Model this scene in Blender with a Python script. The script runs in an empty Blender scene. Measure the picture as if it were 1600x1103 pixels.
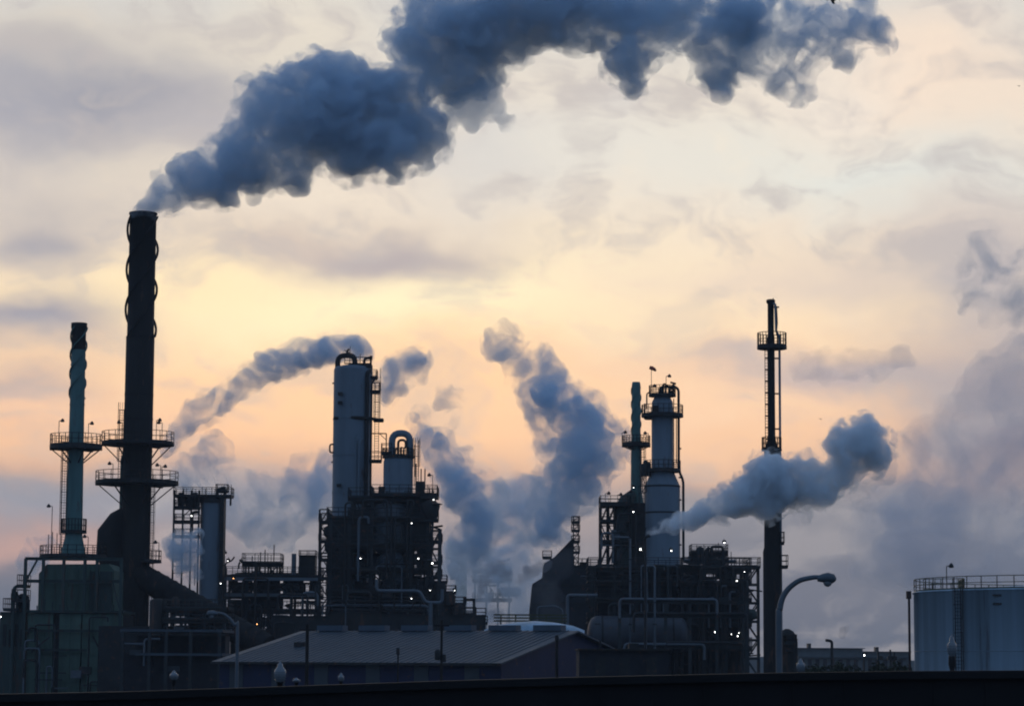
import bpy, bmesh, math, random
import numpy as np
from mathutils import Vector, Matrix, Euler, noise
random.seed(7)
S = bpy.context.scene
COL = S.collection
rad = math.radians
# ------------------------------------------------------------------ camera
FPX, CX, CY, HZ, CAMH = 4000.0, 800.0, 551.5, 1035.0, 8.0
cam_d = bpy.data.cameras.new('camera'); cam = bpy.data.objects.new('camera', cam_d); COL.objects.link(cam)
cam_d.sensor_width = 36; cam_d.lens = 90; cam_d.clip_start = 0.5; cam_d.clip_end = 9000
PITCH = math.atan((HZ - CY) / FPX); ROLL = rad(0.33)
cam_m = Matrix.Rotation(rad(90) + PITCH, 4, 'X') @ Matrix.Rotation(ROLL, 4, 'Z')
cam.matrix_world = Matrix.Translation((0, 0, CAMH)) @ cam_m
S.camera = cam
def ray(px, py):
    return (cam_m.to_3x3() @ Vector(((px - CX) / FPX, -(py - CY) / FPX, -1))).normalized()
def W(px, py, Y):
    d = ray(px, py); return Vector((0, 0, CAMH)) + d * (Y / d.y)
# ------------------------------------------------------------------ render
S.view_settings.view_transform = 'Standard'; S.view_settings.look = 'None'
S.view_settings.exposure = 0; S.view_settings.gamma = 1
S.render.engine = 'CYCLES'
cy = S.cycles
cy.max_bounces = 8; cy.diffuse_bounces = 2; cy.glossy_bounces = 2; cy.volume_bounces = 6
cy.transparent_max_bounces = 24; cy.volume_max_steps = 256; cy.use_denoising = True
cy.sample_clamp_indirect = 1.5; cy.filter_width = 2.0
# ------------------------------------------------------------------ world
def srgb(r, g, b):
    f = lambda c: (c / 255 / 12.92) if c / 255 < 0.04045 else ((c / 255 + 0.055) / 1.055) ** 2.4
    return (f(r), f(g), f(b), 1)
world = bpy.data.worlds.new('World'); S.world = world; world.use_nodes = True
nt = world.node_tree; nt.nodes.clear()
def N(t, **k):
    n = nt.nodes.new(t)
    for a, b in k.items(): setattr(n, a, b)
    return n
def L(a, b): nt.links.new(a, b)
def setin(n, i, v):
    if isinstance(v, bpy.types.NodeSocket): L(v, n.inputs[i])
    else: n.inputs[i].default_value = v
def MT(op, a, b=0.0, c=0.0, clamp=False):
    n = N('ShaderNodeMath', operation=op, use_clamp=clamp)
    setin(n, 0, a); setin(n, 1, b); setin(n, 2, c); return n.outputs[0]
def VM(op, a, b=(0, 0, 0), c=(0, 0, 0)):
    n = N('ShaderNodeVectorMath', operation=op)
    setin(n, 0, a); setin(n, 1, b); setin(n, 2, c)
    return n.outputs['Value'] if op in ('DOT_PRODUCT', 'LENGTH') else n.outputs[0]
def MIX(f, a, b, mode='MIX'):
    n = N('ShaderNodeMix', data_type='RGBA', blend_type=mode)
    setin(n, 0, f); setin(n, 6, a); setin(n, 7, b); return n.outputs[2]
def NOISE(vec, scale, detail=4, rough=.5, dist=0.0):
    n = N('ShaderNodeTexNoise'); setin(n, 'Vector', vec)
    n.inputs['Scale'].default_value = scale; n.inputs['Detail'].default_value = detail
    n.inputs['Roughness'].default_value = rough; n.inputs['Distortion'].default_value = dist
    return n.outputs
def MR(v, a, b, c=0.0, d=1.0, smooth=True):
    n = N('ShaderNodeMapRange', interpolation_type='SMOOTHSTEP' if smooth else 'LINEAR')
    setin(n, 0, v); setin(n, 1, a); setin(n, 2, b); setin(n, 3, c); setin(n, 4, d); return n.outputs[0]
SUN_EL, SUN_AZ = 7.0, -2.0      # degrees; azimuth from +Y (view direction) towards +X
def azel(px, py):
    d = ray(px, py); return (math.degrees(math.atan2(d.x, d.y)), math.degrees(math.asin(d.z)))
tc = N('ShaderNodeTexCoord').outputs['Generated']
sep = N('ShaderNodeSeparateXYZ'); L(tc, sep.inputs[0])
az = MT('MULTIPLY', MT('ARCTAN2', sep.outputs[0], sep.outputs[1]), 57.2958)
el = MT('MULTIPLY', MT('ARCSINE', sep.outputs[2]), 57.2958)
comb = N('ShaderNodeCombineXYZ'); L(az, comb.inputs[0]); L(el, comb.inputs[1])
uv0 = comb.outputs[0]
stretch = VM('MULTIPLY', uv0, (0.55, 1.0, 1.0))
wrp = NOISE(stretch, 0.33, 4, .55)[1]
wv = VM('MULTIPLY', VM('SUBTRACT', wrp, (.5, .5, .5)), (5.5, 3.2, 0))
uv = VM('ADD', uv0, wv)
wsep = N('ShaderNodeSeparateXYZ'); L(uv, wsep.inputs[0])
elw = MT('ADD', MT('MULTIPLY', el, .7), MT('MULTIPLY', wsep.outputs[1], .3))
ramp = N('ShaderNodeValToRGB'); L(MR(elw, -2, 40, 0, 1, False), ramp.inputs[0])
cr = ramp.color_ramp
def rp(py): return (azel(800, py)[1] + 2) / 42
stops = [(rp(1040), (84, 96, 114)), (rp(900), (99, 109, 127)), (rp(800), (138, 141, 151)),
         (rp(745), (205, 168, 148)), (rp(680), (252, 200, 156)), (rp(590), (254, 210, 166)), (rp(470), (255, 226, 184)),
         (rp(330), (232, 217, 198)), (rp(150), (222, 212, 198)), (rp(0), (205, 203, 198)), (0.62, (150, 158, 172)), (1.0, (92, 106, 132))]
while len(cr.elements) < len(stops): cr.elements.new(0.5)
for e, (p, c) in zip(cr.elements, stops): e.position = p; e.color = srgb(*c)
col = ramp.outputs[0]
# cloud banks and clear patches of this sky: (x, y, half width, half height, colour, strength)
blobs = [
 (540, 460, 330, 60, (255, 243, 200), .95), (800, 430, 260, 60, (255, 236, 196), .6), (330, 450, 200, 60, (255, 226, 180), .7),
 (180, 130, 230, 80, (148, 149, 160), 1.0), (30, 180, 150, 80, (158, 158, 168), .9), (330, 170, 90, 45, (176, 172, 176), .8), (60, 70, 120, 26, (176, 172, 172), .7), (150, 300, 120, 28, (196, 186, 178), .6), (60, 350, 110, 45, (160, 158, 166), .95),
 (40, 490, 150, 45, (150, 150, 163), 1.0), (10, 610, 130, 35, (168, 158, 162), .9), (120, 660, 160, 40, (250, 204, 168), .8),
 (580, 375, 190, 42, (174, 165, 167), 1.0), (440, 370, 90, 30, (205, 188, 176), .7), (100, 30, 160, 40, (205, 196, 184), .5),
 (430, 40, 130, 60, (222, 212, 196), .8), (790, 255, 120, 50, (188, 188, 192), .7), (950, 170, 60, 40, (196, 194, 196), .5), (250, 250, 90, 40, (206, 196, 184), .6), (320, 60, 120, 40, (212, 203, 190), .6), (980, 260, 240, 70, (222, 218, 208), .7),
 (1460, 110, 150, 110, (240, 216, 194), .75), (1400, 260, 260, 55, (216, 220, 214), .8), (1320, 150, 100, 60, (232, 222, 210), .6),
 (1130, 440, 160, 50, (212, 196, 190), .6), (1330, 410, 140, 50, (204, 190, 184), .6), (1150, 590, 220, 50, (244, 208, 176), .7), (1000, 480, 220, 50, (248, 222, 186), .6), (1300, 570, 190, 28, (168, 162, 172), .9),
 (1150, 545, 70, 16, (176, 168, 172), .8), (1560, 440, 130, 120, (172, 168, 176), .8), (1560, 640, 170, 120, (140, 144, 160), .8),
 (950, 580, 140, 45, (226, 196, 174), .6), (1080, 650, 160, 60, (246, 208, 176), .7), (80, 790, 330, 28, (140, 146, 160), .95),
 (60, 850, 220, 34, (196, 158, 148), .85), (800, 820, 200, 40, (196, 164, 150), .6), (1100, 800, 250, 40, (150, 150, 156), .6), (1400, 850, 260, 100, (104, 110, 126), .85),
 (700, 600, 400, 60, (255, 208, 160), .7), (60, 690, 200, 34, (250, 196, 152), .8), (1120, 690, 200, 40, (246, 198, 158), .8),
]
for (px, py, a, b, c, k) in blobs:
    u0, v0 = azel(px, py); a = a / FPX * 57.3; b = b / FPX * 57.3
    q = VM('MULTIPLY_ADD', uv, (1 / a, 1 / b, 0), (-u0 / a, -v0 / b, 0))
    g = MT('MULTIPLY', MT('EXPONENT', MT('MULTIPLY', VM('DOT_PRODUCT', q, q), -0.8)), k)
    col = MIX(g, col, srgb(*c))
# fine broken cloud texture over everything
n1 = NOISE(VM('ADD', VM('MULTIPLY', uv, (.6, 1.15, 1)), (11, 3, 0)), .55, 6, .55, .0)[0]
n2 = NOISE(VM('ADD', VM('MULTIPLY', uv, (.75, 1.2, 1)), (3, 17, 0)), 1.6, 4, .5, .0)[0]
cl = MR(MT('ADD', MT('MULTIPLY', n1, .72), MT('MULTIPLY', n2, .28)), .47, .64)
col = MIX(MT('MULTIPLY', MT('MULTIPLY', cl, .62), MT('MAXIMUM', MR(el, 9.5, 6.5, 0, .62), MR(el, 6.5, 9.5, 0, 1.0))), col, srgb(182, 175, 174))
cl2 = MR(MT('ADD', MT('MULTIPLY', n1, .7), MT('MULTIPLY', n2, .3)), .46, .30)
col = MIX(MT('MULTIPLY', MT('MULTIPLY', cl2, .14), MR(el, 2.5, 5.5)), col, srgb(255, 232, 200))
# dusk side of the sky, behind the camera and overhead
sky = N('ShaderNodeTexSky', sky_type='NISHITA', sun_disc=False)
sky.sun_elevation = rad(SUN_EL); sky.sun_rotation = rad(SUN_AZ); sky.dust_density = 2.0
dusk = MIX(MR(NOISE(VM('MULTIPLY', tc, (1, 1, 2.5)), 2.2, 5, .55)[0], .35, .65), (.10, .18, .33, 1), (.18, .27, .42, 1))
behind = MR(sep.outputs[1], .93, .25)
col = MIX(behind, col, dusk)
below = MR(sep.outputs[2], -.01, -.05)
col = MIX(below, col, (.01, .011, .013, 1))
b1 = N('ShaderNodeBackground'); L(col, b1.inputs[0]); b1.inputs[1].default_value = 1.17
b2 = N('ShaderNodeBackground'); L(sky.outputs[0], b2.inputs[0]); b2.inputs[1].default_value = 0.0008
ad = N('ShaderNodeAddShader'); L(b1.outputs[0], ad.inputs[0]); L(b2.outputs[0], ad.inputs[1])
wo = N('ShaderNodeOutputWorld'); L(ad.outputs[0], wo.inputs[0])
# ------------------------------------------------------------------ sun
sd = bpy.data.lights.new('sun', 'SUN'); sun = bpy.data.objects.new('sun', sd); COL.objects.link(sun)
sd.energy = 0.5; sd.angle = rad(14); sd.color = (1, .86, .68)
sv = Vector((math.sin(rad(SUN_AZ)) * math.cos(rad(SUN_EL)), math.cos(rad(SUN_AZ)) * math.cos(rad(SUN_EL)), math.sin(rad(SUN_EL))))
sun.rotation_euler = sv.to_track_quat('Z', 'Y').to_euler()
sun.location = (0, 900, 200)
# ------------------------------------------------------------------ smoke helpers
def tag(o, label=None, cat=None, group=None, kind=None):
    if label: o['label'] = label
    if cat: o['category'] = cat
    if group: o['group'] = group
    if kind: o['kind'] = kind
    return o
def smoke_mat(name, density, color, wisp=0.0, nscale=.12, aniso=.2, step=.6, lo=None, hi=.62, dist=.7):
    m = bpy.data.materials.new(name); m.use_nodes = True; t = m.node_tree; t.nodes.clear()
    out = t.nodes.new('ShaderNodeOutputMaterial'); v = t.nodes.new('ShaderNodeVolumePrincipled')
    v.inputs['Color'].default_value = (*color, 1); v.inputs['Density'].default_value = density
    v.inputs['Anisotropy'].default_value = aniso
    t.links.new(v.outputs[0], out.inputs['Volume'])
    if wisp > 0:
        tcn = t.nodes.new('ShaderNodeTexCoord'); n = t.nodes.new('ShaderNodeTexNoise')
        n.inputs['Scale'].default_value = nscale; n.inputs['Detail'].default_value = 5; n.inputs['Roughness'].default_value = .62
        n.inputs['Distortion'].default_value = dist
        r = t.nodes.new('ShaderNodeMapRange'); r.interpolation_type = 'SMOOTHSTEP'
        r.inputs[1].default_value = .38 if lo is None else lo; r.inputs[2].default_value = hi
        r.inputs[3].default_value = density * (1 - wisp); r.inputs[4].default_value = density * 1.5
        t.links.new(tcn.outputs['Object'], n.inputs['Vector']); t.links.new(n.outputs[0], r.inputs[0])
        t.links.new(r.outputs[0], v.inputs['Density'])
        m.cycles.volume_step_rate = step
    else:
        m.cycles.homogeneous_volume = True
    return m
ICO = None
def ico_arrays(sub):
    bm = bmesh.new(); bmesh.ops.create_icosphere(bm, subdivisions=sub, radius=1)
    v = np.array([p.co[:] for p in bm.verts]); f = np.array([[q.index for q in p.verts] for p in bm.faces]); bm.free(); return v, f
ICO1, ICO2 = ico_arrays(2), ico_arrays(3)
def puff_mesh(name, spheres, mat, vox, seed=0, l2=14, l3=5, up=0.0, r2=(.28, .5), r3=(.3, .45), disp=.35, dscale=.25, flat=1.0):
    """spheres: (Vector, radius). Adds smaller billows on the big ones and fuses all of them into one closed surface."""
    rng = random.Random(seed); allS = []
    def rnd():
        while True:
            v = Vector((rng.uniform(-1, 1), rng.uniform(-1, 1), rng.uniform(-1, 1)))
            if .1 < v.length < 1:
                v.normalize()
                if rng.random() < .5 + .5 * (v.z * up + (1 - abs(up))): return v
    for c, r in spheres:
        allS.append((c, r * .86, ICO2))
        for _ in range(l2):
            d = rnd(); rr = r * rng.uniform(*r2); c2 = c + d * (r * .92 - rr * .35)
            allS.append((c2, rr, ICO1))
            for _ in range(l3):
                d3 = (rnd() + d * .8).normalized(); r_3 = rr * rng.uniform(*r3)
                if r_3 > vox * 1.1: allS.append((c2 + d3 * (rr * .95 - r_3 * .2), r_3, ICO1))
    vs, fs, off = [], [], 0
    for c, r, (iv, f) in allS:
        vs.append(iv * r * np.array([1, flat, 1]) + np.array(c)); fs.append(f + off); off += len(iv)
    vs = np.vstack(vs); fs = np.vstack(fs)
    base = spheres[0][0]
    me = bpy.data.meshes.new(name); me.from_pydata((vs - np.array(base)).tolist(), [], fs.tolist()); me.update()
    o = bpy.data.objects.new(name, me); COL.objects.link(o); o.location = base
    rm = o.modifiers.new('r', 'REMESH'); rm.mode = 'VOXEL'; rm.voxel_size = vox; rm.use_smooth_shade = True
    dg = bpy.context.evaluated_depsgraph_get()
    me2 = bpy.data.meshes.new_from_object(o.evaluated_get(dg)); o.modifiers.clear(); o.data = me2; bpy.data.meshes.remove(me)
    # displaced in fine billows, then fused again so the surface stays closed
    def shove(me_):
        n = len(me_.vertices); co = np.empty(n * 3); me_.vertices.foreach_get('co', co); co = co.reshape(-1, 3)
        nr = np.empty(n * 3); me_.vertices.foreach_get('normal', nr); nr = nr.reshape(-1, 3)
        d = np.array([noise.fractal(Vector(p) * dscale + Vector((seed, 0, 0)), .7, 2.1, 4) for p in co])
        co += nr * (d * disp)[:, None]; me_.vertices.foreach_set('co', co.ravel()); me_.update()
    if disp > 0:
        shove(me2); rm = o.modifiers.new('r', 'REMESH'); rm.mode = 'VOXEL'; rm.voxel_size = vox; rm.use_smooth_shade = True
        dg = bpy.context.evaluated_depsgraph_get(); old = me2
        me2 = bpy.data.meshes.new_from_object(o.evaluated_get(dg)); o.modifiers.clear(); o.data = me2; bpy.data.meshes.remove(old)
    # drop small loose islands
    ne = len(me2.edges); ed = np.empty(ne * 2, dtype=np.int64); me2.edges.foreach_get('vertices', ed); ed = ed.reshape(-1, 2)
    lab = np.arange(len(me2.vertices))
    while True:
        old = lab.copy(); mn = np.minimum(lab[ed[:, 0]], lab[ed[:, 1]]); np.minimum.at(lab, ed[:, 0], mn); np.minimum.at(lab, ed[:, 1], mn); lab = lab[lab]
        if (lab == old).all(): break
    cnt = np.bincount(lab, minlength=len(lab)); small = cnt[lab] < max(60, .04 * cnt.max())
    if small.any():
        bm = bmesh.new(); bm.from_mesh(me2); bm.verts.ensure_lookup_table()
        bmesh.ops.delete(bm, geom=[bm.verts[int(i)] for i in np.nonzero(small)[0]], context='VERTS'); bm.to_mesh(me2); bm.free()
    me2.name = name; me2.materials.clear(); me2.materials.append(mat); o.name = name
    return o
def px_spheres(lst, Y, depth=0.0, seed=1):
    rng = random.Random(seed); out = []
    for it in lst:
        px, py, r = it[:3]; dy = it[3] if len(it) > 3 else rng.uniform(-depth, depth)
        out.append((W(px, py, Y + dy), r * Y / FPX))
    return out
# ------------------------------------------------------------------ mesh helpers
def paint(name, c, rough=.7, var=.25, rust=0.0, metal=0.0, streak=False, scale=.6, c2=None, zs=.16):
    m = bpy.data.materials.new(name); m.use_nodes = True; t = m.node_tree
    b = t.nodes['Principled BSDF']; b.inputs['Roughness'].default_value = rough; b.inputs['Metallic'].default_value = metal
    b.inputs['Specular IOR Level'].default_value = .3
    tcn = t.nodes.new('ShaderNodeTexCoord'); mp = t.nodes.new('ShaderNodeMapping')
    mp.inputs['Scale'].default_value = (1, 1, zs if streak else 1)
    t.links.new(tcn.outputs['Object'], mp.inputs[0])
    n = t.nodes.new('ShaderNodeTexNoise'); n.inputs['Scale'].default_value = scale; n.inputs['Detail'].default_value = 6; n.inputs['Roughness'].default_value = .62
    t.links.new(mp.outputs[0], n.inputs['Vector'])
    r = t.nodes.new('ShaderNodeMapRange'); r.inputs[1].default_value = .3; r.inputs[2].default_value = .7
    t.links.new(n.outputs[0], r.inputs[0])
    mx = t.nodes.new('ShaderNodeMix'); mx.data_type = 'RGBA'
    mx.inputs[6].default_value = (*[x * (1 - var) for x in c], 1); mx.inputs[7].default_value = (*[min(1, x * (1 + var)) for x in (c2 or c)], 1)
    t.links.new(r.outputs[0], mx.inputs[0]); col = mx.outputs[2]
    if rust > 0:
        n2 = t.nodes.new('ShaderNodeTexNoise'); n2.inputs['Scale'].default_value = scale * 2.3; n2.inputs['Detail'].default_value = 7; n2.inputs['Roughness'].default_value = .7
        t.links.new(mp.outputs[0], n2.inputs['Vector'])
        r2 = t.nodes.new('ShaderNodeMapRange'); r2.inputs[1].default_value = .62 - .22 * rust; r2.inputs[2].default_value = .72 - .1 * rust
        t.links.new(n2.outputs[0], r2.inputs[0])
        m2 = t.nodes.new('ShaderNodeMix'); m2.data_type = 'RGBA'; m2.inputs[7].default_value = (.09, .042, .025, 1)
        t.links.new(r2.outputs[0], m2.inputs[0]); t.links.new(col, m2.inputs[6]); col = m2.outputs[2]
    t.links.new(col, b.inputs['Base Color'])
    bp = t.nodes.new('ShaderNodeBump'); bp.inputs['Strength'].default_value = .25; bp.inputs['Distance'].default_value = .03
    t.links.new(n.outputs[0], bp.inputs['Height']); t.links.new(bp.outputs[0], b.inputs['Normal'])
    return m
def glow(name, c, e):
    m = bpy.data.materials.new(name); m.use_nodes = True; b = m.node_tree.nodes['Principled BSDF']
    b.inputs['Base Color'].default_value = (*c, 1); b.inputs['Emission Color'].default_value = (*c, 1); b.inputs['Emission Strength'].default_value = e
    return m
M = dict(
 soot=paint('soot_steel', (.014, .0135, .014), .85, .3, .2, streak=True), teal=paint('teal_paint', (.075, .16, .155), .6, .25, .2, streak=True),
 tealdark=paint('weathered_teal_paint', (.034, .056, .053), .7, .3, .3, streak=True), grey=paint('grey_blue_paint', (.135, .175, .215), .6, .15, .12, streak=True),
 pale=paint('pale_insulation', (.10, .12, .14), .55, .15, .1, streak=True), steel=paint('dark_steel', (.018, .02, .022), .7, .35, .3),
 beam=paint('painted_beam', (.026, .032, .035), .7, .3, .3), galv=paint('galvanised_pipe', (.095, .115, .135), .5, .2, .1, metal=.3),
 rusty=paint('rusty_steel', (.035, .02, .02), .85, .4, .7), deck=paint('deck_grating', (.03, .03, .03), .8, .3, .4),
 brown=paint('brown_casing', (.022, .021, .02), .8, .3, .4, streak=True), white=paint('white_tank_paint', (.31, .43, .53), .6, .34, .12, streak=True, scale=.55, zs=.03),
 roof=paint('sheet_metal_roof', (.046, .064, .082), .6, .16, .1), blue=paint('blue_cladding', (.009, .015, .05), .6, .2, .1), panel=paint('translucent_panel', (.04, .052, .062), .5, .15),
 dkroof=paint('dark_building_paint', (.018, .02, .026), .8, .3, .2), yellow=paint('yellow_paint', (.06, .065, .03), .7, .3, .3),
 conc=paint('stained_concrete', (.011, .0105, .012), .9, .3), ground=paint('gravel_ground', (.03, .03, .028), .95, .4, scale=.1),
 wood=paint('utility_pole_wood', (.014, .012, .011), .9, .3), red=paint('red_fabric', (.35, .08, .05), .8, .2), glass=paint('lamp_glass', (.16, .18, .2), .2, .1),
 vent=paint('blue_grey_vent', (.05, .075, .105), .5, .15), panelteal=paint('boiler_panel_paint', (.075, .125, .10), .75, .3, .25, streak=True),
 tankstrip=paint('weathered_tank_paint', (.155, .23, .31), .65, .25, .0, streak=True),
 drumgrey=paint('drum_grey_paint', (.045, .052, .066), .5, .2, .15),
 black=paint('black_feathers', (.01, .01, .01), .9, .1), castiron=paint('cast_iron', (.01, .01, .012), .5, .2),
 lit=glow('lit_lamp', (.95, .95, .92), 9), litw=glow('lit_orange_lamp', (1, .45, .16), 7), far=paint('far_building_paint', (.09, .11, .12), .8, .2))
class MB:
    def __init__(s): s.v, s.f, s.sm = [], [], []
    def add(s, vs, fs, smooth=False):
        o = len(s.v); s.v += [tuple(p) for p in vs]; s.f += [tuple(i + o for i in f) for f in fs]; s.sm += [smooth] * len(fs); return s
    def box(s, x0, x1, y0, y1, z0, z1):
        vs = [(x, y, z) for z in (z0, z1) for y in (y0, y1) for x in (x0, x1)]
        return s.add(vs, [(0, 2, 3, 1), (4, 5, 7, 6), (0, 1, 5, 4), (2, 6, 7, 3), (0, 4, 6, 2), (1, 3, 7, 5)])
    def bar(s, p, q, w, h=None):
        p, q = Vector(p), Vector(q); d = (q - p)
        if d.length < 1e-4: return s
        d.normalize(); up = Vector((0, 0, 1)) if abs(d.z) < .95 else Vector((0, 1, 0))
        a = d.cross(up).normalized() * (w / 2); b = d.cross(a).normalized() * ((h or w) / 2)
        vs = [p + a + b, p - a + b, p - a - b, p + a - b, q + a + b, q - a + b, q - a - b, q + a - b]
        return s.add(vs, [(0, 1, 2, 3), (7, 6, 5, 4), (0, 4, 5, 1), (1, 5, 6, 2), (2, 6, 7, 3), (3, 7, 4, 0)])
    def ibeam(s, p, q, w):
        p, q = Vector(p), Vector(q); d = (q - p).normalized(); up = Vector((0, 0, 1)) if abs(d.z) < .95 else Vector((0, 1, 0))
        b = d.cross(d.cross(up)).normalized() * (w / 2)
        s.bar(p + b, q + b, w, w * .16); s.bar(p - b, q - b, w, w * .16); return s.bar(p, q, w * .14, w * .84)
    def tube(s, pts, r, seg=8, caps=True):
        pts = [Vector(p) for p in pts]; rs = r if isinstance(r, (list, tuple)) else [r] * len(pts)
        rings = []; prev = None
        for i, p in enumerate(pts):
            d = (pts[min(i + 1, len(pts) - 1)] - pts[max(i - 1, 0)]).normalized()
            if prev is None:
                a = d.cross(Vector((0, 1, 0)) if abs(d.y) < .9 else Vector((1, 0, 0))).normalized()
            else: a = (prev - d * prev.dot(d)).normalized()
            prev = a; b = d.cross(a)
            rings.append([p + (a * math.cos(2 * math.pi * k / seg) + b * math.sin(2 * math.pi * k / seg)) * rs[i] for k in range(seg)])
        vs = [v for r_ in rings for v in r_]; fs = []
        for i in range(len(rings) - 1):
            for k in range(seg):
                k2 = (k + 1) % seg; fs.append((i * seg + k, i * seg + k2, (i + 1) * seg + k2, (i + 1) * seg + k))
        s.add(vs, fs, True)
        if caps: s.add(rings[0], [tuple(range(seg))[::-1]]); s.add(rings[-1], [tuple(range(seg))])
        return s
    def pipe(s, pts, r, bend=None, seg=8):
        pts = [Vector(p) for p in pts]; bend = bend or r * 3; out = [pts[0]]
        for i in range(1, len(pts) - 1):
            a, b, c = pts[i - 1], pts[i], pts[i + 1]; d1 = (a - b); d2 = (c - b)
            k = min(bend, d1.length * .49, d2.length * .49); p, q = b + d1.normalized() * k, b + d2.normalized() * k
            for j in range(6):
                t = j / 5; out.append(p * (1 - t) ** 2 + b * 2 * t * (1 - t) + q * t * t)
        out.append(pts[-1]); return s.tube(out, r, seg)
    def lathe(s, cx, cy, prof, seg=40, smooth=True):
        vs, fs = [], []
        for r, z in prof: vs += [(cx + r * math.cos(2 * math.pi * k / seg), cy + r * math.sin(2 * math.pi * k / seg), z) for k in range(seg)]
        for i in range(len(prof) - 1):
            for k in range(seg):
                k2 = (k + 1) % seg; fs.append((i * seg + k, i * seg + k2, (i + 1) * seg + k2, (i + 1) * seg + k))
        s.add(vs, fs, smooth); n = len(prof) - 1
        if prof[0][0] > .02: s.add(vs[:seg], [tuple(range(seg))[::-1]])
        if prof[-1][0] > .02: s.add(vs[n * seg:], [tuple(range(seg))])
        return s
    def hdrum(s, p, q, r, seg=24):
        p, q = Vector(p), Vector(q); d = (q - p).normalized(); pts, rs = [], []
        for a in (0.05, .3, .6, .85, 1): pts.append(p - d * r * .5 * math.sqrt(max(0, 1 - a * a))); rs.append(r * a)
        for a in (1, .85, .6, .3, .05): pts.append(q + d * r * .5 * math.sqrt(max(0, 1 - a * a))); rs.append(r * a)
        return s.tube(pts, rs, seg)
    def ball(s, c, r, sub=0):
        v, f = (ICO1 if sub == 0 else ICO2); c = Vector(c); return s.add([Vector(p) * r + c for p in v], [tuple(int(i) for i in q) for q in f], True)
    def prism(s, poly, y0, y1):
        n = len(poly); vs = [(x, y0, z) for x, z in poly] + [(x, y1, z) for x, z in poly]
        return s.add(vs, [tuple(range(n)), tuple(range(2 * n - 1, n - 1, -1))] + [(i, i + n, (i + 1) % n + n, (i + 1) % n) for i in range(n)])
    def build(s, name, mat, parent=None, label=None):
        base = Vector(wloc(parent)) if parent else Vector((0, 0, 0))
        me = bpy.data.meshes.new(name)
        if not parent:
            a = np.array(s.v); base = Vector(((a[:, 0].min() + a[:, 0].max()) / 2, (a[:, 1].min() + a[:, 1].max()) / 2, a[:, 2].min()))
        me.from_pydata([(x - base.x, y - base.y, z - base.z) for x, y, z in s.v], [], s.f)
        me.polygons.foreach_set('use_smooth', s.sm); me.materials.append(M[mat] if isinstance(mat, str) else mat); me.update()
        bm = bmesh.new(); bm.from_mesh(me); bmesh.ops.recalc_face_normals(bm, faces=bm.faces); bm.to_mesh(me); bm.free()
        o = bpy.data.objects.new(name, me); COL.objects.link(o)
        if parent: o.parent = parent
        else: o.location = base
        if label: o['label'] = label
        return o
def wloc(o):
    v = Vector((0, 0, 0))
    while o: v = v + o.location; o = o.parent
    return v
def thing(name, loc, label, cat, group=None):
    o = bpy.data.objects.new(name, None); COL.objects.link(o); o.location = loc; o.empty_display_size = 1
    return tag(o, label, cat, group)
class Fr:
    """a place for one thing: distance Y from the camera, with the photo's measures turned into metres there"""
    def __init__(s, Y, px, py=850): s.Y, s.px, s.py, s.s = Y, px, py, Y / FPX
    def x(s, px): return W(px, s.py, s.Y).x
    def z(s, py): return W(s.px, py, s.Y).z
def rail(mb, pts, h=1.1, r=.035, sp=1.3, mid=1, closed=False, toe=True):
    pts = [Vector(p) for p in pts]
    if closed: pts = pts + [pts[0]]
    for a, b in zip(pts, pts[1:]):
        n = max(1, round((b - a).length / sp)); up = Vector((0, 0, h))
        mb.bar(a + up, b + up, r * 2)
        for m_ in range(mid): mb.bar(a + up * ((m_ + 1) / (mid + 1)), b + up * ((m_ + 1) / (mid + 1)), r * 1.7)
        if toe: mb.bar(a + Vector((0, 0, .06)), b + Vector((0, 0, .06)), .02, .14)
        for k in range(n + 1):
            p = a.lerp(b, k / n); mb.bar(p, p + up, r * 2)
def ring_platform(par, cx, cy, z, rin, rout, a0=0, a1=360, drop=1.8, h=1.15, th=.22, mat='steel', nbr=8, sp=1.2):
    full = abs(a1 - a0) >= 360; n = max(4, int(abs(a1 - a0) / 15)); A = [rad(a0 + (a1 - a0) * k / n) for k in range(n + 1)]
    mb = MB(); vs, fs = [], []
    for a in A:
        c, s_ = math.cos(a), math.sin(a)
        vs += [(cx + rin * c, cy + rin * s_, z - th), (cx + rout * c, cy + rout * s_, z - th), (cx + rout * c, cy + rout * s_, z), (cx + rin * c, cy + rin * s_, z)]
    for k in range(n):
        for j in range(4): fs.append((4 * k + j, 4 * k + (j + 1) % 4, 4 * k + 4 + (j + 1) % 4, 4 * k + 4 + j))
    if not full: fs += [(0, 1, 2, 3), (4 * n, 4 * n + 1, 4 * n + 2, 4 * n + 3)]
    mb.add(vs, fs); p = mb.build('platform', mat, par)
    R = MB(); pts = [(cx + (rout - .06) * math.cos(a), cy + (rout - .06) * math.sin(a), z) for a in A]
    rail(R, pts[:-1] if full else pts, h, sp=sp, closed=full)
    R.build('handrail', mat, p)
    if drop:
        B = MB(); nb = nbr if full else max(2, nbr // 2)
        for k in range(nb):
            a = rad(a0 + (a1 - a0) * (k + (0 if full else .5)) / nb); c, s_ = math.cos(a), math.sin(a)
            B.bar((cx + rout * .93 * c, cy + rout * .93 * s_, z - th), (cx + rin * .98 * c, cy + rin * .98 * s_, z - drop), .12)
            B.bar((cx + rout * c, cy + rout * s_, z - th - .06), (cx + rin * c, cy + rin * s_, z - th - .06), .12)
            B.build('bracket', mat, p); B = MB()
    return p
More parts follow.
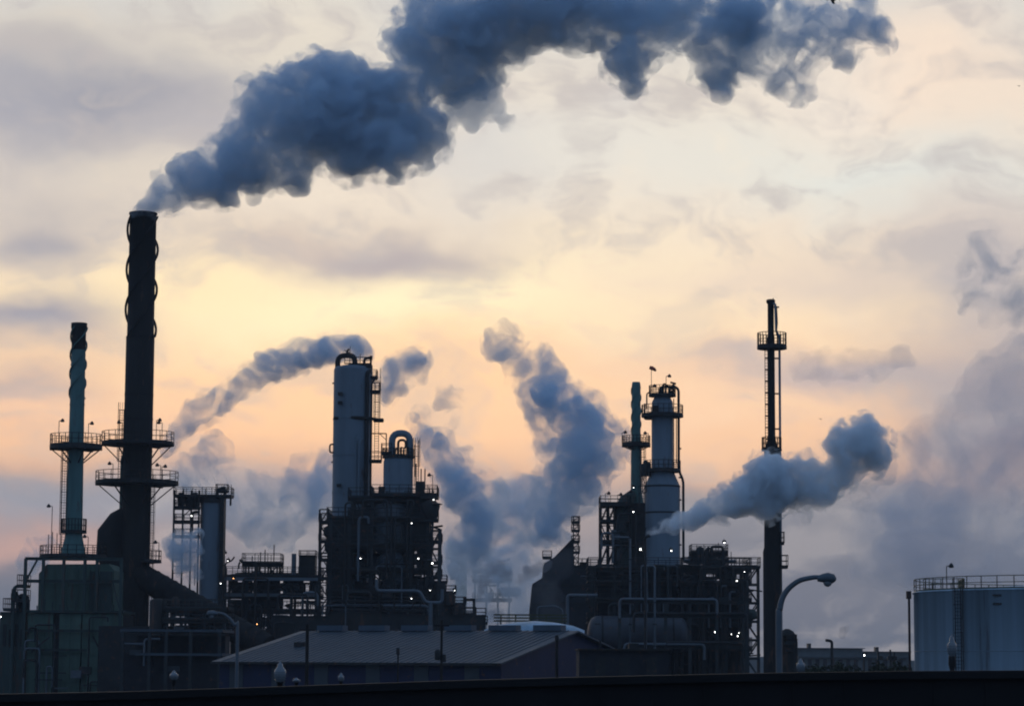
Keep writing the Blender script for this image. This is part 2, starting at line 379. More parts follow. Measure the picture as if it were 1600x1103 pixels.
def box_platform(par, x0, x1, y0, y1, z, h=1.15, th=.2, mat='steel', r=.035, sp=1.2, sides='nswe'):
    p = MB().box(x0, x1, y0, y1, z - th, z).build('platform', mat, par); R = MB()
    if 's' in sides: rail(R, [(x0, y0, z), (x1, y0, z)], h, r, sp)
    if 'n' in sides: rail(R, [(x0, y1, z), (x1, y1, z)], h, r, sp)
    if 'w' in sides: rail(R, [(x0, y0, z), (x0, y1, z)], h, r, sp)
    if 'e' in sides: rail(R, [(x1, y0, z), (x1, y1, z)], h, r, sp)
    R.build('handrail', mat, p); return p
def ladder(par, x, y, z0, z1, w=.5, cage=True, mat='steel', off=(0, 0)):
    mb = MB()
    for sx in (-w / 2, w / 2): mb.bar((x + sx, y, z0), (x + sx, y, z1), .07)
    z = z0
    while z < z1: mb.bar((x - w / 2, y, z), (x + w / 2, y, z), .04); z += .3
    o = mb.build('ladder', mat, par)
    if cage and z1 - z0 > 4:
        c = MB(); z = z0 + 2.4; P = lambda a, z: (x + .42 * math.cos(a), y - .42 * math.sin(a) * 1.2, z); AN = [rad(a) for a in (0, 36, 72, 108, 144, 180)]
        while z < z1 + .6:
            for a, b in zip(AN, AN[1:]): c.bar(P(a, z), P(b, z), .05)
            z += 1.2
        for a in AN: c.bar(P(a, z0 + 2.4), P(a, z1 + .8), .04)
        c.build('safety_cage', mat, o)
    return o
def strakes(par, cx, cy, z0, z1, r, dep, pitch, starts=3, mat='soot', ph=0.0, gap=.06):
    for s_ in range(starts):
        vs, fs = [], []; n = int((z1 - z0) / pitch * 36)
        for k in range(n + 1):
            a = ph + 2 * math.pi * (s_ / starts + k / 36); z = z0 + (z1 - z0) * k / n
            for rr, dz in ((r + gap, -.08), (r + dep, -.08), (r + dep, .08), (r + gap, .08)): vs.append((cx + rr * math.cos(a), cy + rr * math.sin(a), z + dz))
        for k in range(n):
            for j in range(4): fs.append((4 * k + j, 4 * k + (j + 1) % 4, 4 * k + 4 + (j + 1) % 4, 4 * k + 4 + j))
        mb = MB().add(vs, fs + [(0, 1, 2, 3), (4 * n, 4 * n + 1, 4 * n + 2, 4 * n + 3)])
        for k in range(0, n, 6):
            a = ph + 2 * math.pi * (s_ / starts + k / 36); z = z0 + (z1 - z0) * k / n; c, q = math.cos(a), math.sin(a)
            mb.bar((cx + r * .98 * c, cy + r * .98 * q, z), (cx + (r + dep) * c, cy + (r + dep) * q, z), .1)
        mb.build('helical_strake', mat, par)
def lamp_pole(par, x, y, z0, z1, lit=False, mat='steel', side=1):
    m = MB().bar((x, y, z0), (x, y, z1), .07); m.bar((x, y, z1), (x + side * .35, y - .1, z1 + .05), .07)
    p = m.build('lamp_pole', mat, par); h = MB().lathe(x + side * .4, y - .1, [(.05, z1 + .28), (.2, z1 + .1), (.24, z1 - .1), (.1, z1 - .14)], 10)
    h.build('lamp_head', mat, p)
    if lit: MB().ball((x + side * .4, y - .12, z1 - .14), .1).build('bulb', 'lit', p)
def bulb(par, x, y, z, r=.11, warm=False, name='floodlight'):
    r *= .5 + .35 * ((x * 7.31 + z * 3.7) % 1); f = MB().box(x - .22, x + .22, y + .14, y + .34, z + .02, z + .3); f.bar((x, y + .24, z + .3), (x, y + .9, z + .5), .06)
    o = f.build(name, 'steel', par); MB().ball((x, y, z), r).build('bulb', 'litw' if warm else 'lit', o)
def lattice(mb, x0, x1, y, z0, z1, n, w=.14, bw=.09, zig=True):
    for x in (x0, x1): mb.bar((x, y, z0), (x, y, z1), w)
    for k in range(n + 1): z = z0 + (z1 - z0) * k / n; mb.bar((x0, y, z), (x1, y, z), bw)
    for k in range(n):
        a, b = z0 + (z1 - z0) * k / n, z0 + (z1 - z0) * (k + 1) / n
        if k % 2 == 0: mb.bar((x0, y, a), (x1, y, b), bw)
        else: mb.bar((x1, y, a), (x0, y, b), bw)
def frame_unit(par, xs, ys, zs, rng, fill=.8, col='beam', deckmat='deck', railh=1.1, brace=.35, w=.32, back=0.0):
    """open steel building: columns on a grid, floors, railings, braces; then vessels, pumps and pipes on its floors"""
    for x in xs:
        for y in ys: MB().ibeam((x, y, 0), (x, y, zs[-1]), w).build('column', col, par)
    for i, z in enumerate(zs):
        fl = MB().box(xs[0] - .5, xs[-1] + .5, ys[0] - .5, ys[-1] + .5, z - .12, z - .02)
        for y in ys: fl.box(xs[0] - .5, xs[-1] + .5, y - .12, y + .12, z - .5, z - .122)
        o = fl.build('floor', deckmat, par); R = MB()
        rail(R, [(xs[0] - .45, ys[0] - .45, z), (xs[-1] + .45, ys[0] - .45, z), (xs[-1] + .45, ys[-1] + .45, z), (xs[0] - .45, ys[-1] + .45, z)], railh, .035, 1.4, closed=True)
        R.build('handrail', col, o)
    zz = [0] + list(zs)
    for i in range(len(zz) - 1):
        for j in range(len(xs) - 1):
            if rng.random() < brace:
                a, b = (xs[j], xs[j + 1]) if rng.random() < .5 else (xs[j + 1], xs[j]); br = MB()
                br.bar((a, ys[0], zz[i]), (b, ys[0], zz[i + 1] - .5), .16)
                if rng.random() < .4: br.bar((b, ys[0] + .02, zz[i]), (a, ys[0] + .02, zz[i + 1] - .5), .16)
                br.build('brace', col, par)
    for i in range(len(zz) - 1):
        x = xs[0] + .3
        while back and x < xs[-1] - 1:
            wd = rng.uniform(1.2, 4); e = min(x + wd, xs[-1] - .2)
            if rng.random() < back:
                h = (zz[i + 1] - zz[i]) * rng.choice([.5, .7, .92, .92]); m = MB().box(x, e, ys[-1] - .9, ys[-1] - .2, zz[i] + .02, zz[i] + h)
                for q in range(1, int((e - x) / .5)): m.box(x + q * .5 - .03, x + q * .5 + .03, ys[-1] - .95, ys[-1] - .9, zz[i] + .1, zz[i] + h - .1)
                m.build('clad_bay', rng.choice(['steel', 'brown', 'dkroof']), par)
            x = e + rng.uniform(.1, .8)
        h = zz[i + 1] - zz[i] - .6; x = xs[0] + .6
        while x < xs[-1] - .5:
            k = rng.random(); y = rng.uniform(ys[0] + .8, ys[-1] - .6); y = min(max(y, ys[0] + .9), ys[-1]); wd = rng.uniform(.8, 2.2)
            mt = rng.choice(['brown', 'steel', 'grey', 'tealdark', 'galv', 'dkroof', 'steel'])
            if rng.random() > fill: x += wd; continue
            if k < .28:
                r = wd * .45; hh = h * rng.uniform(.6, .95); MB().lathe(x + r, y, [(.05, zz[i] + .2), (r, zz[i] + .5), (r, zz[i] + hh - r * .4), (r * .7, zz[i] + hh - .1), (.05, zz[i] + hh)], 18).build('vessel', mt, par); x += 2 * r + .2
            elif k < .5:
                r = min(h * .3, .9); L_ = rng.uniform(2, 3.6); z = zz[i] + r + .5
                m = MB().hdrum((x, y, z), (x + L_, y, z), r, 16); m.box(x + .3, x + .5, y - r * .7, y + r * .7, zz[i], z - r * .5); m.box(x + L_ - .5, x + L_ - .3, y - r * .7, y + r * .7, zz[i], z - r * .5)
                m.build('drum', mt, par); x += L_ + .4
            elif k < .8:
                n = rng.randint(2, 4); pr = rng.uniform(.08, .2)
                for q in range(n):
                    xx = x + q * pr * 3; m = MB(); m.pipe([(xx, y, zz[i] + rng.uniform(0, .6)), (xx, y, zz[i + 1] - rng.uniform(.6, 1.2)), (xx + rng.choice([-1, 1]) * rng.uniform(.8, 3), y, zz[i + 1] - rng.uniform(.6, 1.2))], pr, seg=7); m.build('pipe', mt, par)
                x += n * pr * 3 + .3
            else:
                bw, bh = rng.uniform(.8, 2), h * rng.uniform(.3, .7); m = MB().box(x, x + bw, y - .6, y + .6, zz[i] + .1, zz[i] + bh); m.bar((x + bw * .5, y, zz[i] + bh), (x + bw * .5, y, zz[i] + bh + .7), .25)
                m.box(x + .1, x + bw - .1, y - .66, y - .6, zz[i] + bh * .3, zz[i] + bh * .8); m.build('equipment_box', mt, par); x += bw + .3
def clutter(par, x0, x1, y, z0, z1, n, rng):
    for k in range(n):
        x = rng.uniform(x0, x1); z = rng.uniform(z0, z1 - 2); h = rng.uniform(1.5, 6); yy = y - rng.uniform(0, .8); q = rng.random(); r = rng.uniform(.05, .16); d = rng.choice([-1, 1]) * rng.uniform(.6, 3.5); d = min(max(x + d, x0), x1) - x
        top = min(z + h, z1); mt = rng.choice(['steel', 'beam', 'galv', 'brown', 'steel'])
        if q < .55: MB().pipe([(x, yy, max(0, z - h)), (x, yy, top), (x + d, yy, top), (x + d, yy, top - rng.uniform(.5, 2.5))], r, r * 4, 7).build('pipe', mt, par)
        elif q < .7: MB().box(x, x + rng.uniform(.4, 1.3), yy - .3, yy + .3, z, z + rng.uniform(.5, 1.6)).build('junction_box', mt, par)
        elif q < .85: MB().bar((x, yy, z), (x + d, yy, z), .22, .1).build('cable_tray', mt, par)
        else: MB().bar((x, yy, z), (x + d, yy, top), .14).build('brace', 'steel', par)
def pipes_across(par, x0, x1, y, z, n, rng, mat='galv', dz=.0, dy=.5, r=(.1, .24)):
    for k in range(n):
        rr = rng.uniform(*r); a, b = x0 + rng.uniform(0, 1), x1 - rng.uniform(0, 1); m = MB()
        m.pipe([(a, y + k * dy, z - rng.uniform(1, 3)), (a, y + k * dy, z + rr + dz * k), (b, y + k * dy, z + rr + dz * k), (b, y + k * dy, z - rng.uniform(1, 3))], rr)
        m.build('pipe', rng.choice([mat, 'steel', 'brown']), par)
# ------------------------------------------------------------------ ground and foreground wall
g = MB().box(-1300, 1300, -60, 1700, -1, 0).build('ground', 'ground'); tag(g, kind='structure')
hl = MB(); hx = [(-1300 + 65 * i) for i in range(41)]; rh = random.Random(3)
prof = [(x, 9 + 6 * noise.noise(Vector((x * .0041, 0, 0))) + 2 * noise.noise(Vector((x * .02, 3, 0)))) for x in hx]
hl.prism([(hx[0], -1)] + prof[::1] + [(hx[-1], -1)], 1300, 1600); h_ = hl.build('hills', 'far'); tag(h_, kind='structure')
wl = thing('concrete_wall', (0, 40, 0), 'dark concrete wall with a coping running along the whole foreground', 'wall')
top = [(-60, 1085), (200, 1080), (380, 1074), (700, 1063), (900, 1057.5), (1200, 1051), (1420, 1048), (1660, 1046.5)]
for (a, za), (b, zb) in zip(top, top[1:]):
    A, B = W(a, za, 40), W(b, zb, 40); m = MB()
    m.add([(A.x, 40, 0), (B.x, 40, 0), (B.x, 40, B.z - .12), (A.x, 40, A.z - .12), (A.x, 40.5, 0), (B.x, 40.5, 0), (B.x, 40.5, B.z - .12), (A.x, 40.5, A.z - .12)],
          [(0, 1, 2, 3), (7, 6, 5, 4), (0, 4, 5, 1), (3, 2, 6, 7), (0, 3, 7, 4), (1, 5, 6, 2)])
    for t in range(int((B.x - A.x) / .8)):
        x = A.x + .8 * t + .4; m.box(x - .02, x + .02, 39.985, 40, 0, min(A.z, B.z) - .13)
    p = m.build('wall_panel', 'conc', wl)
    MB().add([(A.x, 39.9, A.z - .12), (B.x, 39.9, B.z - .12), (B.x, 39.9, B.z), (A.x, 39.9, A.z), (A.x, 40.6, A.z - .12), (B.x, 40.6, B.z - .12), (B.x, 40.6, B.z), (A.x, 40.6, A.z)],
             [(0, 1, 2, 3), (7, 6, 5, 4), (0, 4, 5, 1), (3, 2, 6, 7), (0, 3, 7, 4), (1, 5, 6, 2)]).build('coping', 'conc', p)

# ------------------------------------------------------------------ teal chimney on the left
f = Fr(292, 118, 690); s = f.s; y = 292
st = thing('chimney', (f.x(119), y, 0), 'slim teal chimney with a dark sooty top standing on the teal boiler house', 'chimney')
cx, r = f.x(119), 11.2 * s
MB().lathe(cx, y, [(21 * s, f.z(875)), (20 * s, f.z(868)), (13.5 * s, f.z(838)), (13 * s, f.z(800)), (r * 1.03, f.z(650)), (r, f.z(547))], 40).build('shaft', 'teal', st)
MB().lathe(cx, y, [(r, f.z(547)), (r, f.z(516)), (r * 1.12, f.z(513)), (r * 1.12, f.z(505)), (r * .9, f.z(504.9)), (r * .9, f.z(514))], 40).build('top_section', 'soot', st)
strakes(st, cx, y, f.z(622), f.z(512), r, 2.7 * s, 88 * s, 3, 'teal', .6, .02)
for q in (570, 632): MB().lathe(cx, y, [(r * 1.07, f.z(q + 1)), (r * 1.07, f.z(q - 1))], 30).build('flange', 'teal', st)
ring_platform(st, cx, y, f.z(696), r, 41 * s, h=1.25, drop=28 * s, th=.45, nbr=6)
ring_platform(st, cx, y, f.z(830), r, 20 * s, h=1.4, drop=0)
ring_platform(st, cx, y, f.z(868), 14 * s, 52 * s, h=1.1, drop=0)
ladder(st, f.x(103), y - .4, f.z(868), f.z(690), .55)
lamp_pole(st, f.x(94), y - 1, f.z(696), f.z(659)); lamp_pole(st, f.x(140), y - 1, f.z(696), f.z(663))
lamp_pole(st, f.x(87), y - 1, f.z(868), f.z(792), side=-1); lamp_pole(st, f.x(144), y - 1, f.z(868), f.z(839), side=-1)
for q in (84, 90, 97, 104): MB().bar((f.x(q), y - 1.6, f.z(868)), (f.x(q), y - 1.6, f.z(832 + (q % 5))), .08).build('instrument_mast', 'steel', st)

# ------------------------------------------------------------------ boiler house under it
f = Fr(286, 115, 980); s = f.s; y = 286; rng = random.Random(11)
bh = thing('boiler_house', (f.x(113), y, 0), 'teal panelled boiler house with an open frame on top at far left', 'boiler house')
X = f.x; Z = f.z
cs = MB().prism([(X(a), Z(b)) for a, b in ((56, 953), (56, 896), (68, 881), (166, 880), (174, 890), (174, 953))][::-1], y + .9, y + 8)
for q in range(64, 172, 18): cs.box(X(q) - .05, X(q) + .05, y + .8, y + .899, Z(953), Z(888))
for q in (905, 930): cs.box(X(57), X(173), y + .82, y + .899, Z(q) - .06, Z(q) + .06)
cs.build('upper_casing', 'panelteal', bh)
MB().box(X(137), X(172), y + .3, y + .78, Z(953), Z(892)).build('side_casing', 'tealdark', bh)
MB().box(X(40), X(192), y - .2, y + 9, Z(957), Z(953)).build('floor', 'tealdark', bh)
MB().box(X(40), X(191), y + .9, y + 8.5, 0, Z(959)).build('inner_wall', 'steel', bh)
for (a, b, t) in ((42, 82, 958), (92, 126, 958), (128, 190, 958), (138, 189, 1003)):
    z0 = 0; m = MB(); d = .25 if t == 958 else -.7
    m.box(X(a), X(b), y + d, y + 7, z0, Z(t)); n = max(2, int((b - a) / 13))
    for k in range(1, n): xx = X(a + (b - a) * k / n); m.box(xx - .05, xx + .05, y + d - .09, y + d, z0, Z(t + 3))
    for q in range(t + 18, 1110, 22): m.box(X(a), X(b), y + d - .06, y + d, Z(q) - .06, Z(q) + .06)
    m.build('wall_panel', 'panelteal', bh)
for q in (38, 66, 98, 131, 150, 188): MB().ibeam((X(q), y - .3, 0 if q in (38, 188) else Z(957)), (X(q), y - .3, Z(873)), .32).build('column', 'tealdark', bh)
m = MB()
for q in (873, 908): m.ibeam((X(37), y - .3, Z(q)), (X(190), y - .3, Z(q)), .3)
m.bar((X(40), y - .3, Z(906)), (X(56), y - .3, Z(875)), .2); m.bar((X(186), y - .3, Z(950)), (X(176), y - .3, Z(910)), .15); m.build('roof_beam', 'tealdark', bh)
for q in range(45, 185, 12): MB().box(X(q), X(q) + .12, y - .34, y - .28, Z(953), Z(948 - (q % 7) * 2)).build('bracket', 'tealdark', bh)
for (a, b, zt) in ((26, 38, 915), (5, 30, 952), (18, 38, 938)): box_platform(bh, X(a), X(b), y - .4, y + 3, Z(zt), 1.2)
MB().pipe([(X(20), y, 0), (X(20), y, Z(916)), (X(36), y, Z(916))], .2, .8).build('pipe', 'tealdark', bh); m = MB(); m.pipe([(X(16), y + .5, 0), (X(16), y + .5, Z(925)), (X(24), y + .5, Z(925)), (X(24), y + .5, 0)], .14, .5); m.build('pipe_run', 'tealdark', bh)
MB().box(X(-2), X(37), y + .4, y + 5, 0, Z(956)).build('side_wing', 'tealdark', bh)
MB().lathe(X(31), y + 1.4, [(.7, Z(960)), (.7, Z(932)), (.3, Z(927))], 16).build('vessel', 'steel', bh)
for k in range(4): MB().box(X(4 + k * 9), X(9 + k * 9), y + .3, y + .4, Z(1010), Z(975 + k % 2 * 8)).build('louvre', 'steel', bh)
bulb(bh, X(2), y - .6, Z(964), .09)

clutter(bh, X(42), X(188), y - .5, 2, Z(955), 22, random.Random(90))
for q in (985, 1015): MB().ibeam((X(38), y - .35, Z(q)), (X(190), y - .35, Z(q)), .22).build('beam', 'tealdark', bh)
# ------------------------------------------------------------------ the big sooty chimney
f = Fr(300, 215, 650); s = f.s; y = 300; X = f.x; Z = f.z
bs = thing('chimney', (X(216), y, 0), 'tall thick black chimney pouring out the main plume', 'chimney')
cx = X(216.5); r0, r1 = 23 * s, 21 * s; RR = lambda py: r1 + (r0 - r1) * (py - 335) / 640
MB().lathe(cx, y, [(r0 * 1.02, 0), (r0, Z(980)), (RR(528) * 1.03, Z(528)), (r1, Z(526)), (r1, Z(336)), (r1 * 1.06, Z(335.8)), (r1 * 1.06, Z(333)), (r1 * .86, Z(333)), (r1 * .86, Z(345))], 56).build('shaft', 'soot', bs)
strakes(bs, cx, y, Z(527), Z(340), r1, 4.9 * s, 186 * s, 3, 'soot', -.25, .09)
for q in (528, 617, 655, 705): MB().lathe(cx, y, [(RR(q) * 1.035, Z(q + 2)), (RR(q) * 1.035, Z(q - 2))], 40).build('flange', 'soot', bs)
ring_platform(bs, cx, y, Z(692), r0, 57 * s, h=1.25, drop=34 * s, th=.28, nbr=6)
ring_platform(bs, cx, y, Z(753), r0, 65 * s, h=1.2, drop=36 * s, th=.32, nbr=6)
ring_platform(bs, cx, y, Z(876), r0, 41 * s, h=1.2, drop=0, a0=-60, a1=60)
ladder(bs, X(241), y - .6, 0, Z(753), .5); ladder(bs, X(191), y - .4, Z(753), Z(640), .5)
for a, b, c, d in ((247, 692, 658, 1), (256, 692, 662, -1), (194, 692, 662, -1), (181, 753, 726, -1), (255, 753, 728, -1), (257, 753, 730, 1), (255, 876, 848, -1)): lamp_pole(bs, X(a), y - 1.2, Z(b), Z(c), side=d)
MB().pipe([(X(192), y + .5, Z(820)), (X(192), y + .5, Z(716)), (X(196), y + .5, Z(706))], 3.2 * s, 1).build('side_pipe', 'teal', bs)
# breeching: bulging duct on the left and long inclined duct on the right
pts = [(X(202), y, Z(800)), (X(190), y, Z(812)), (X(178), y, Z(834)), (X(176), y, Z(862)), (X(188), y, Z(890)), (X(200), y, Z(905))]
MB().tube(pts, [11 * s, 17 * s, 22 * s, 21 * s, 22 * s, 18 * s], 20).build('duct_elbow', 'soot', bs)
MB().tube([(X(160), y, Z(868)), (X(176), y, Z(862)), (X(190), y, Z(858))], [5 * s, 14 * s, 16 * s], 16).build('duct_end', 'soot', bs)
dk = MB(); A, B = Vector((X(232), y - .5, Z(903))), Vector((X(430), y - 6, Z(1010))); dk.tube([(X(205), y, Z(884)), (X(219), y - .2, Z(892)), A, A.lerp(B, .5), B], 20 * s, 20)
for k in range(1, 14): P = A.lerp(B, k / 14); dk.tube([P - (B - A).normalized() * .09, P + (B - A).normalized() * .09], 20.8 * s, 20)
dk.build('inclined_duct', 'soot', bs)
for k in (.45, .85): P = A.lerp(B, k); MB().ibeam((P.x, P.y, 0), (P.x, P.y, P.z - 1.6), .4).build('duct_support', 'steel', bs)
MB().box(X(178), X(240), y - 3, y + 3, 0, Z(1000)).build('plinth', 'conc', bs)
for q in range(186, 246, 9): MB().box(X(q), X(q) + .12, y - 2.2, y - 2.0, Z(980), Z(965)).build('gusset', 'soot', bs)

# ------------------------------------------------------------------ round tower with lattice stair (x 313-350)
f = Fr(318, 330, 840); s = f.s; y = 318; X = f.x; Z = f.z
tw = thing('absorber_tower', (X(331), y, 0), 'grey cylindrical tower with a crowded top deck behind the long inclined duct', 'tower')
MB().lathe(X(331), y, [(19 * s, 0), (18 * s, Z(785)), (16.5 * s, Z(776)), (10 * s, Z(773))], 36).build('shell', 'grey', tw)
MB().box(X(345), X(351), y - 1.4, y + 1, 0, Z(775)).build('riser_duct', 'steel', tw)
MB().lathe(X(331), y, [(20 * s, Z(786)), (20 * s, Z(778))], 30).build('stiffener', 'steel', tw)
box_platform(tw, X(272), X(362), y - 1.6, y + 1.6, Z(775), 1.0)
st_ = MB()
for q in (273, 287, 300, 312): st_.bar((X(q), y - 1.3, 0), (X(q), y - 1.3, Z(767)), .22)
for k, q in enumerate(range(775, 900, 11)): st_.bar((X(273), y - 1.3, Z(q)), (X(290 if k % 2 else 312), y - 1.3, Z(q)), .1)
for q in (788, 808): st_.bar((X(287), y - 1.35, Z(q)), (X(300), y - 1.35, Z(q - 12)), .1)
st_.build('stair_frame', 'steel', tw)
for q, t in ((283, 770), (295, 773), (304, 770)): MB().lathe(X(q), y - .6, [(.45, Z(t + 24)), (.5, Z(t + 8)), (.35, Z(t))], 12).build('vessel', 'steel', tw)
MB().pipe([(X(300), y - .3, Z(830)), (X(300), y - .3, Z(800)), (X(312), y - .3, Z(800))], .18).build('pipe', 'steel', tw); MB().pipe([(X(338), y, Z(775)), (X(338), y, Z(764)), (X(350), y, Z(764)), (X(350), y, Z(775))], .2, .4).build('pipe', 'steel', tw); m = MB(); m.pipe([(X(352), y - .5, Z(775)), (X(360), y - .5, Z(775)), (X(360), y - .5, Z(790))], .12); m.build('pipe_run', 'steel', tw)
box_platform(tw, X(337), X(355), y - 1, y + 1, Z(767), .8)
MB().box(X(344), X(351), y - .4, y + .4, Z(764), Z(760)).build('vent', 'steel', tw)
for q, t in ((287, 764), (322, 762), (349, 758), (361, 757)): MB().bar((X(q), y - .8, Z(775)), (X(q), y - .8, Z(t)), .07).build('instrument_mast', 'steel', tw)
bulb(tw, X(301), y - 1.6, Z(807), .08); bulb(tw, X(349), y - 2, Z(912), .07)
MB().bar((X(307), y - 1, Z(915)), (X(307), y - 1, Z(880)), .1).build('standpipe', 'pale', tw)

for q in (793, 815, 838): box_platform(tw, X(273), X(311), y - 1.2, y + 1, Z(q), .9)
# ------------------------------------------------------------------ pipe rack between the duct and the tall tower
rng = random.Random(21); f = Fr(322, 420, 920); y = 322; X = f.x; Z = f.z
pr = thing('pipe_rack', (X(425), y, 0), 'low dark pipe rack with rails and pipes left of the tallest tower', 'pipe rack')
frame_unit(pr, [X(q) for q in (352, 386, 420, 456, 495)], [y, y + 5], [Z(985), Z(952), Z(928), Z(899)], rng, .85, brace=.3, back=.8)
frame_unit(pr, [X(q) for q in (383, 400, 418, 432)], [y + .5, y + 4], [Z(899), Z(878)], rng, .4, brace=.2, w=.2)
MB().box(X(352), X(500), y - .9, y - .3, Z(932), Z(927)).build('cable_tray', 'pale', pr); MB().box(X(345), X(500), y - .85, y - .4, Z(907), Z(902)).build('cable_tray', 'grey', pr)
pipes_across(pr, X(355), X(495), y + 1, Z(899), 5, rng)
for q, t in ((392, 868), (405, 862), (426, 850), (412, 858), (440, 868)): MB().bar((X(q), y + 1, Z(899)), (X(q), y + 1, Z(t)), .12).build('vent_pipe', 'steel', pr)
for a, b, t in ((454, 461, 864), (466, 492, 868)):
    if a == 454: MB().lathe(X(457.5), y + 1, [(.3, Z(899)), (.3, Z(t))], 12).build('vent_stack', 'grey', pr)
    else: MB().box(X(a), X(b), y, y + 3, Z(900), Z(t)).build('equipment_house', 'steel', pr); box_platform(pr, X(a), X(b), y, y + 3, Z(t), .7)
for q, t, w_ in ((352, 866, 0), (357, 877, 0), (377, 878, 0), (366, 904, 1), (404, 975, 1)): bulb(pr, X(q), y - 1.2, Z(t), .07, bool(w_))
m = MB(); m.pipe([(X(352), y - .4, Z(899)), (X(352), y - .4, Z(880)), (X(362), y - .4, Z(876)), (X(366), y - .4, Z(870))], .1); m.build('pipe_run', 'steel', pr)

# ------------------------------------------------------------------ tall grey-blue tower
f = Fr(315, 550, 700); s = f.s; y = 315; X = f.x; Z = f.z
tb = thing('distillation_tower', (X(550), y, 0), 'tallest grey-blue distillation tower with a looped pipe over its head', 'tower')
r = 30.5 * s
MB().lathe(X(550.5), y, [(r, 0), (r, Z(580)), (r * .985, Z(577)), (r * .93, Z(574)), (r * .5, Z(571)), (.1, Z(570))], 56).build('shell', 'grey', tb)
for q in (655, 712, 770): MB().lathe(X(550.5), y, [(r * 1.02, Z(q + 1.5)), (r * 1.02, Z(q - 1.5))], 48).build('stiffener', 'grey', tb)
MB().pipe([(X(526), y - .3, Z(582)), (X(526), y - .3, Z(556)), (X(553), y - .3, Z(556)), (X(553), y - .3, Z(576))], 4.2 * s, 12 * s, 14).build('overhead_pipe', 'steel', tb)
MB().box(X(544), X(580), y - 1.6, y + 1.2, Z(576), Z(570)).build('top_deck', 'steel', tb)
R = MB(); rail(R, [(X(538), y - 1.6, Z(571)), (X(578), y - 1.6, Z(571)), (X(578), y + 1.2, Z(571))], .85, .045, .7); R.build('handrail', 'steel', tb)
m = MB(); m.pipe([(X(568), y - .8, Z(571)), (X(568), y - .8, Z(561)), (X(579), y - .8, Z(560))], .17); m.bar((X(578.5), y - .8, Z(563.5)), (X(578.5), y - .8, Z(557)), .35)
m.pipe([(X(541), y - .5, Z(556)), (X(541), y - .5, Z(549)), (X(544), y - .5, Z(546))], .13, .1); m.bar((X(536), y - .5, Z(548)), (X(545), y - .5, Z(552)), .1); m.build('relief_valve', 'steel', tb)
for (a, b0, b1, rr) in ((574, 585, 1000, 3.2), (581, 600, 1000, 1.6), (563, 690, 840, 2), (558, 680, 800, 1.2)):
    MB().pipe([(X(a), y - (1.9 if a > 570 else 2.4), 0 if b1 == 1000 else Z(b1)), (X(a), y - (1.9 if a > 570 else 2.4), Z(b0)), (X(a + (3 if a > 570 else 12)), y - 1, Z(b0 - 4))], rr * s, .5).build('riser_pipe', 'grey' if a < 570 else 'steel', tb)
m = MB().pipe([(X(523), y - 1.4, Z(655)), (X(560), y - 2.6, Z(655)), (X(584), y - 1.6, Z(656)), (X(596), y - .4, Z(657))], 2.6 * s, 1, 10); m.build('transfer_pipe', 'steel', tb)
MB().hdrum((X(585), y - .5, Z(657)), (X(598), y - .5, Z(657)), 3.4 * s, 12).build('nozzle', 'steel', tb)
for q in (618, 632, 760): MB().box(X(529), X(536), y - 2.6, y - 2.2, Z(q + 3), Z(q - 2)).build('manway', 'steel', tb)
MB().pipe([(X(524), y - .8, Z(708)), (X(516), y - .8, Z(708)), (X(516), y - .8, Z(695)), (X(524), y - .8, Z(695))], 1.3 * s, .4).build('side_loop', 'steel', tb)
for q in (599, 722): MB().box(X(518), X(524), y - .2, y + .2, Z(q + 1), Z(q - 1)).build('nozzle', 'steel', tb)
box_platform(tb, X(576), X(593), y - 1, y + 1, Z(612), 1.2); box_platform(tb, X(578), X(596), y - 1, y + 1, Z(720), 1.1); box_platform(tb, X(573), X(588), y - 1, y + 1, Z(590), .9)
ladder(tb, X(589), y - 1.1, Z(690), Z(600), .5); ladder(tb, X(589), y - 1.1, Z(720), Z(676), .5, False)
m = MB(); m.bar((X(580), y - .9, Z(678)), (X(604), y - .9, Z(678)), .14); m.bar((X(604), y - .9, Z(678)), (X(604), y - .9, Z(712)), .14); m.bar((X(593), y - .9, Z(678)), (X(604), y - .9, Z(688)), .08); m.build('lifting_davit', 'steel', tb)
for q, t in ((545, 541), (586, 579), (593, 575), (561, 553)): MB().bar((X(q), y, Z(590 if q > 580 else 571)), (X(q), y, Z(t)), .07).build('instrument_mast', 'steel', tb)

# ------------------------------------------------------------------ shorter tower with big arched pipe
f = Fr(310, 622, 740); s = f.s; y = 310; X = f.x; Z = f.z
tcw = thing('distillation_tower', (X(622), y, 0), 'short grey tower under a big inverted U pipe beside the tallest tower', 'tower')
r = 23 * s
MB().lathe(X(622), y, [(r, 0), (r, Z(722)), (r * .94, Z(716)), (r * .6, Z(712)), (.1, Z(711))], 44).build('shell', 'grey', tcw)
MB().pipe([(X(612), y - .2, Z(716)), (X(612), y - .2, Z(677)), (X(640), y - .2, Z(677)), (X(640), y - .2, Z(790))], 5.4 * s, 15 * s, 16).build('overhead_pipe', 'grey', tcw)
MB().pipe([(X(622), y - .6, Z(714)), (X(622), y - .6, Z(688)), (X(634), y - .6, Z(688)), (X(634), y - .6, Z(700))], 2 * s, 6 * s, 10).build('vent_loop', 'steel', tcw)
m = MB()
for q in (618, 626, 631, 636): m.pipe([(X(q), y - .8, Z(714)), (X(q), y - .8, Z(699 + q % 5)), (X(q + 3), y - .8, Z(699 + q % 5))], .1, .1)
m.build('valve_manifold', 'steel', tcw)
ring_platform(tcw, X(622), y, Z(713), .3, 25 * s, h=.9, drop=0)
box_platform(tcw, X(596), X(612), y - 1, y + 1, Z(708), 1.1)
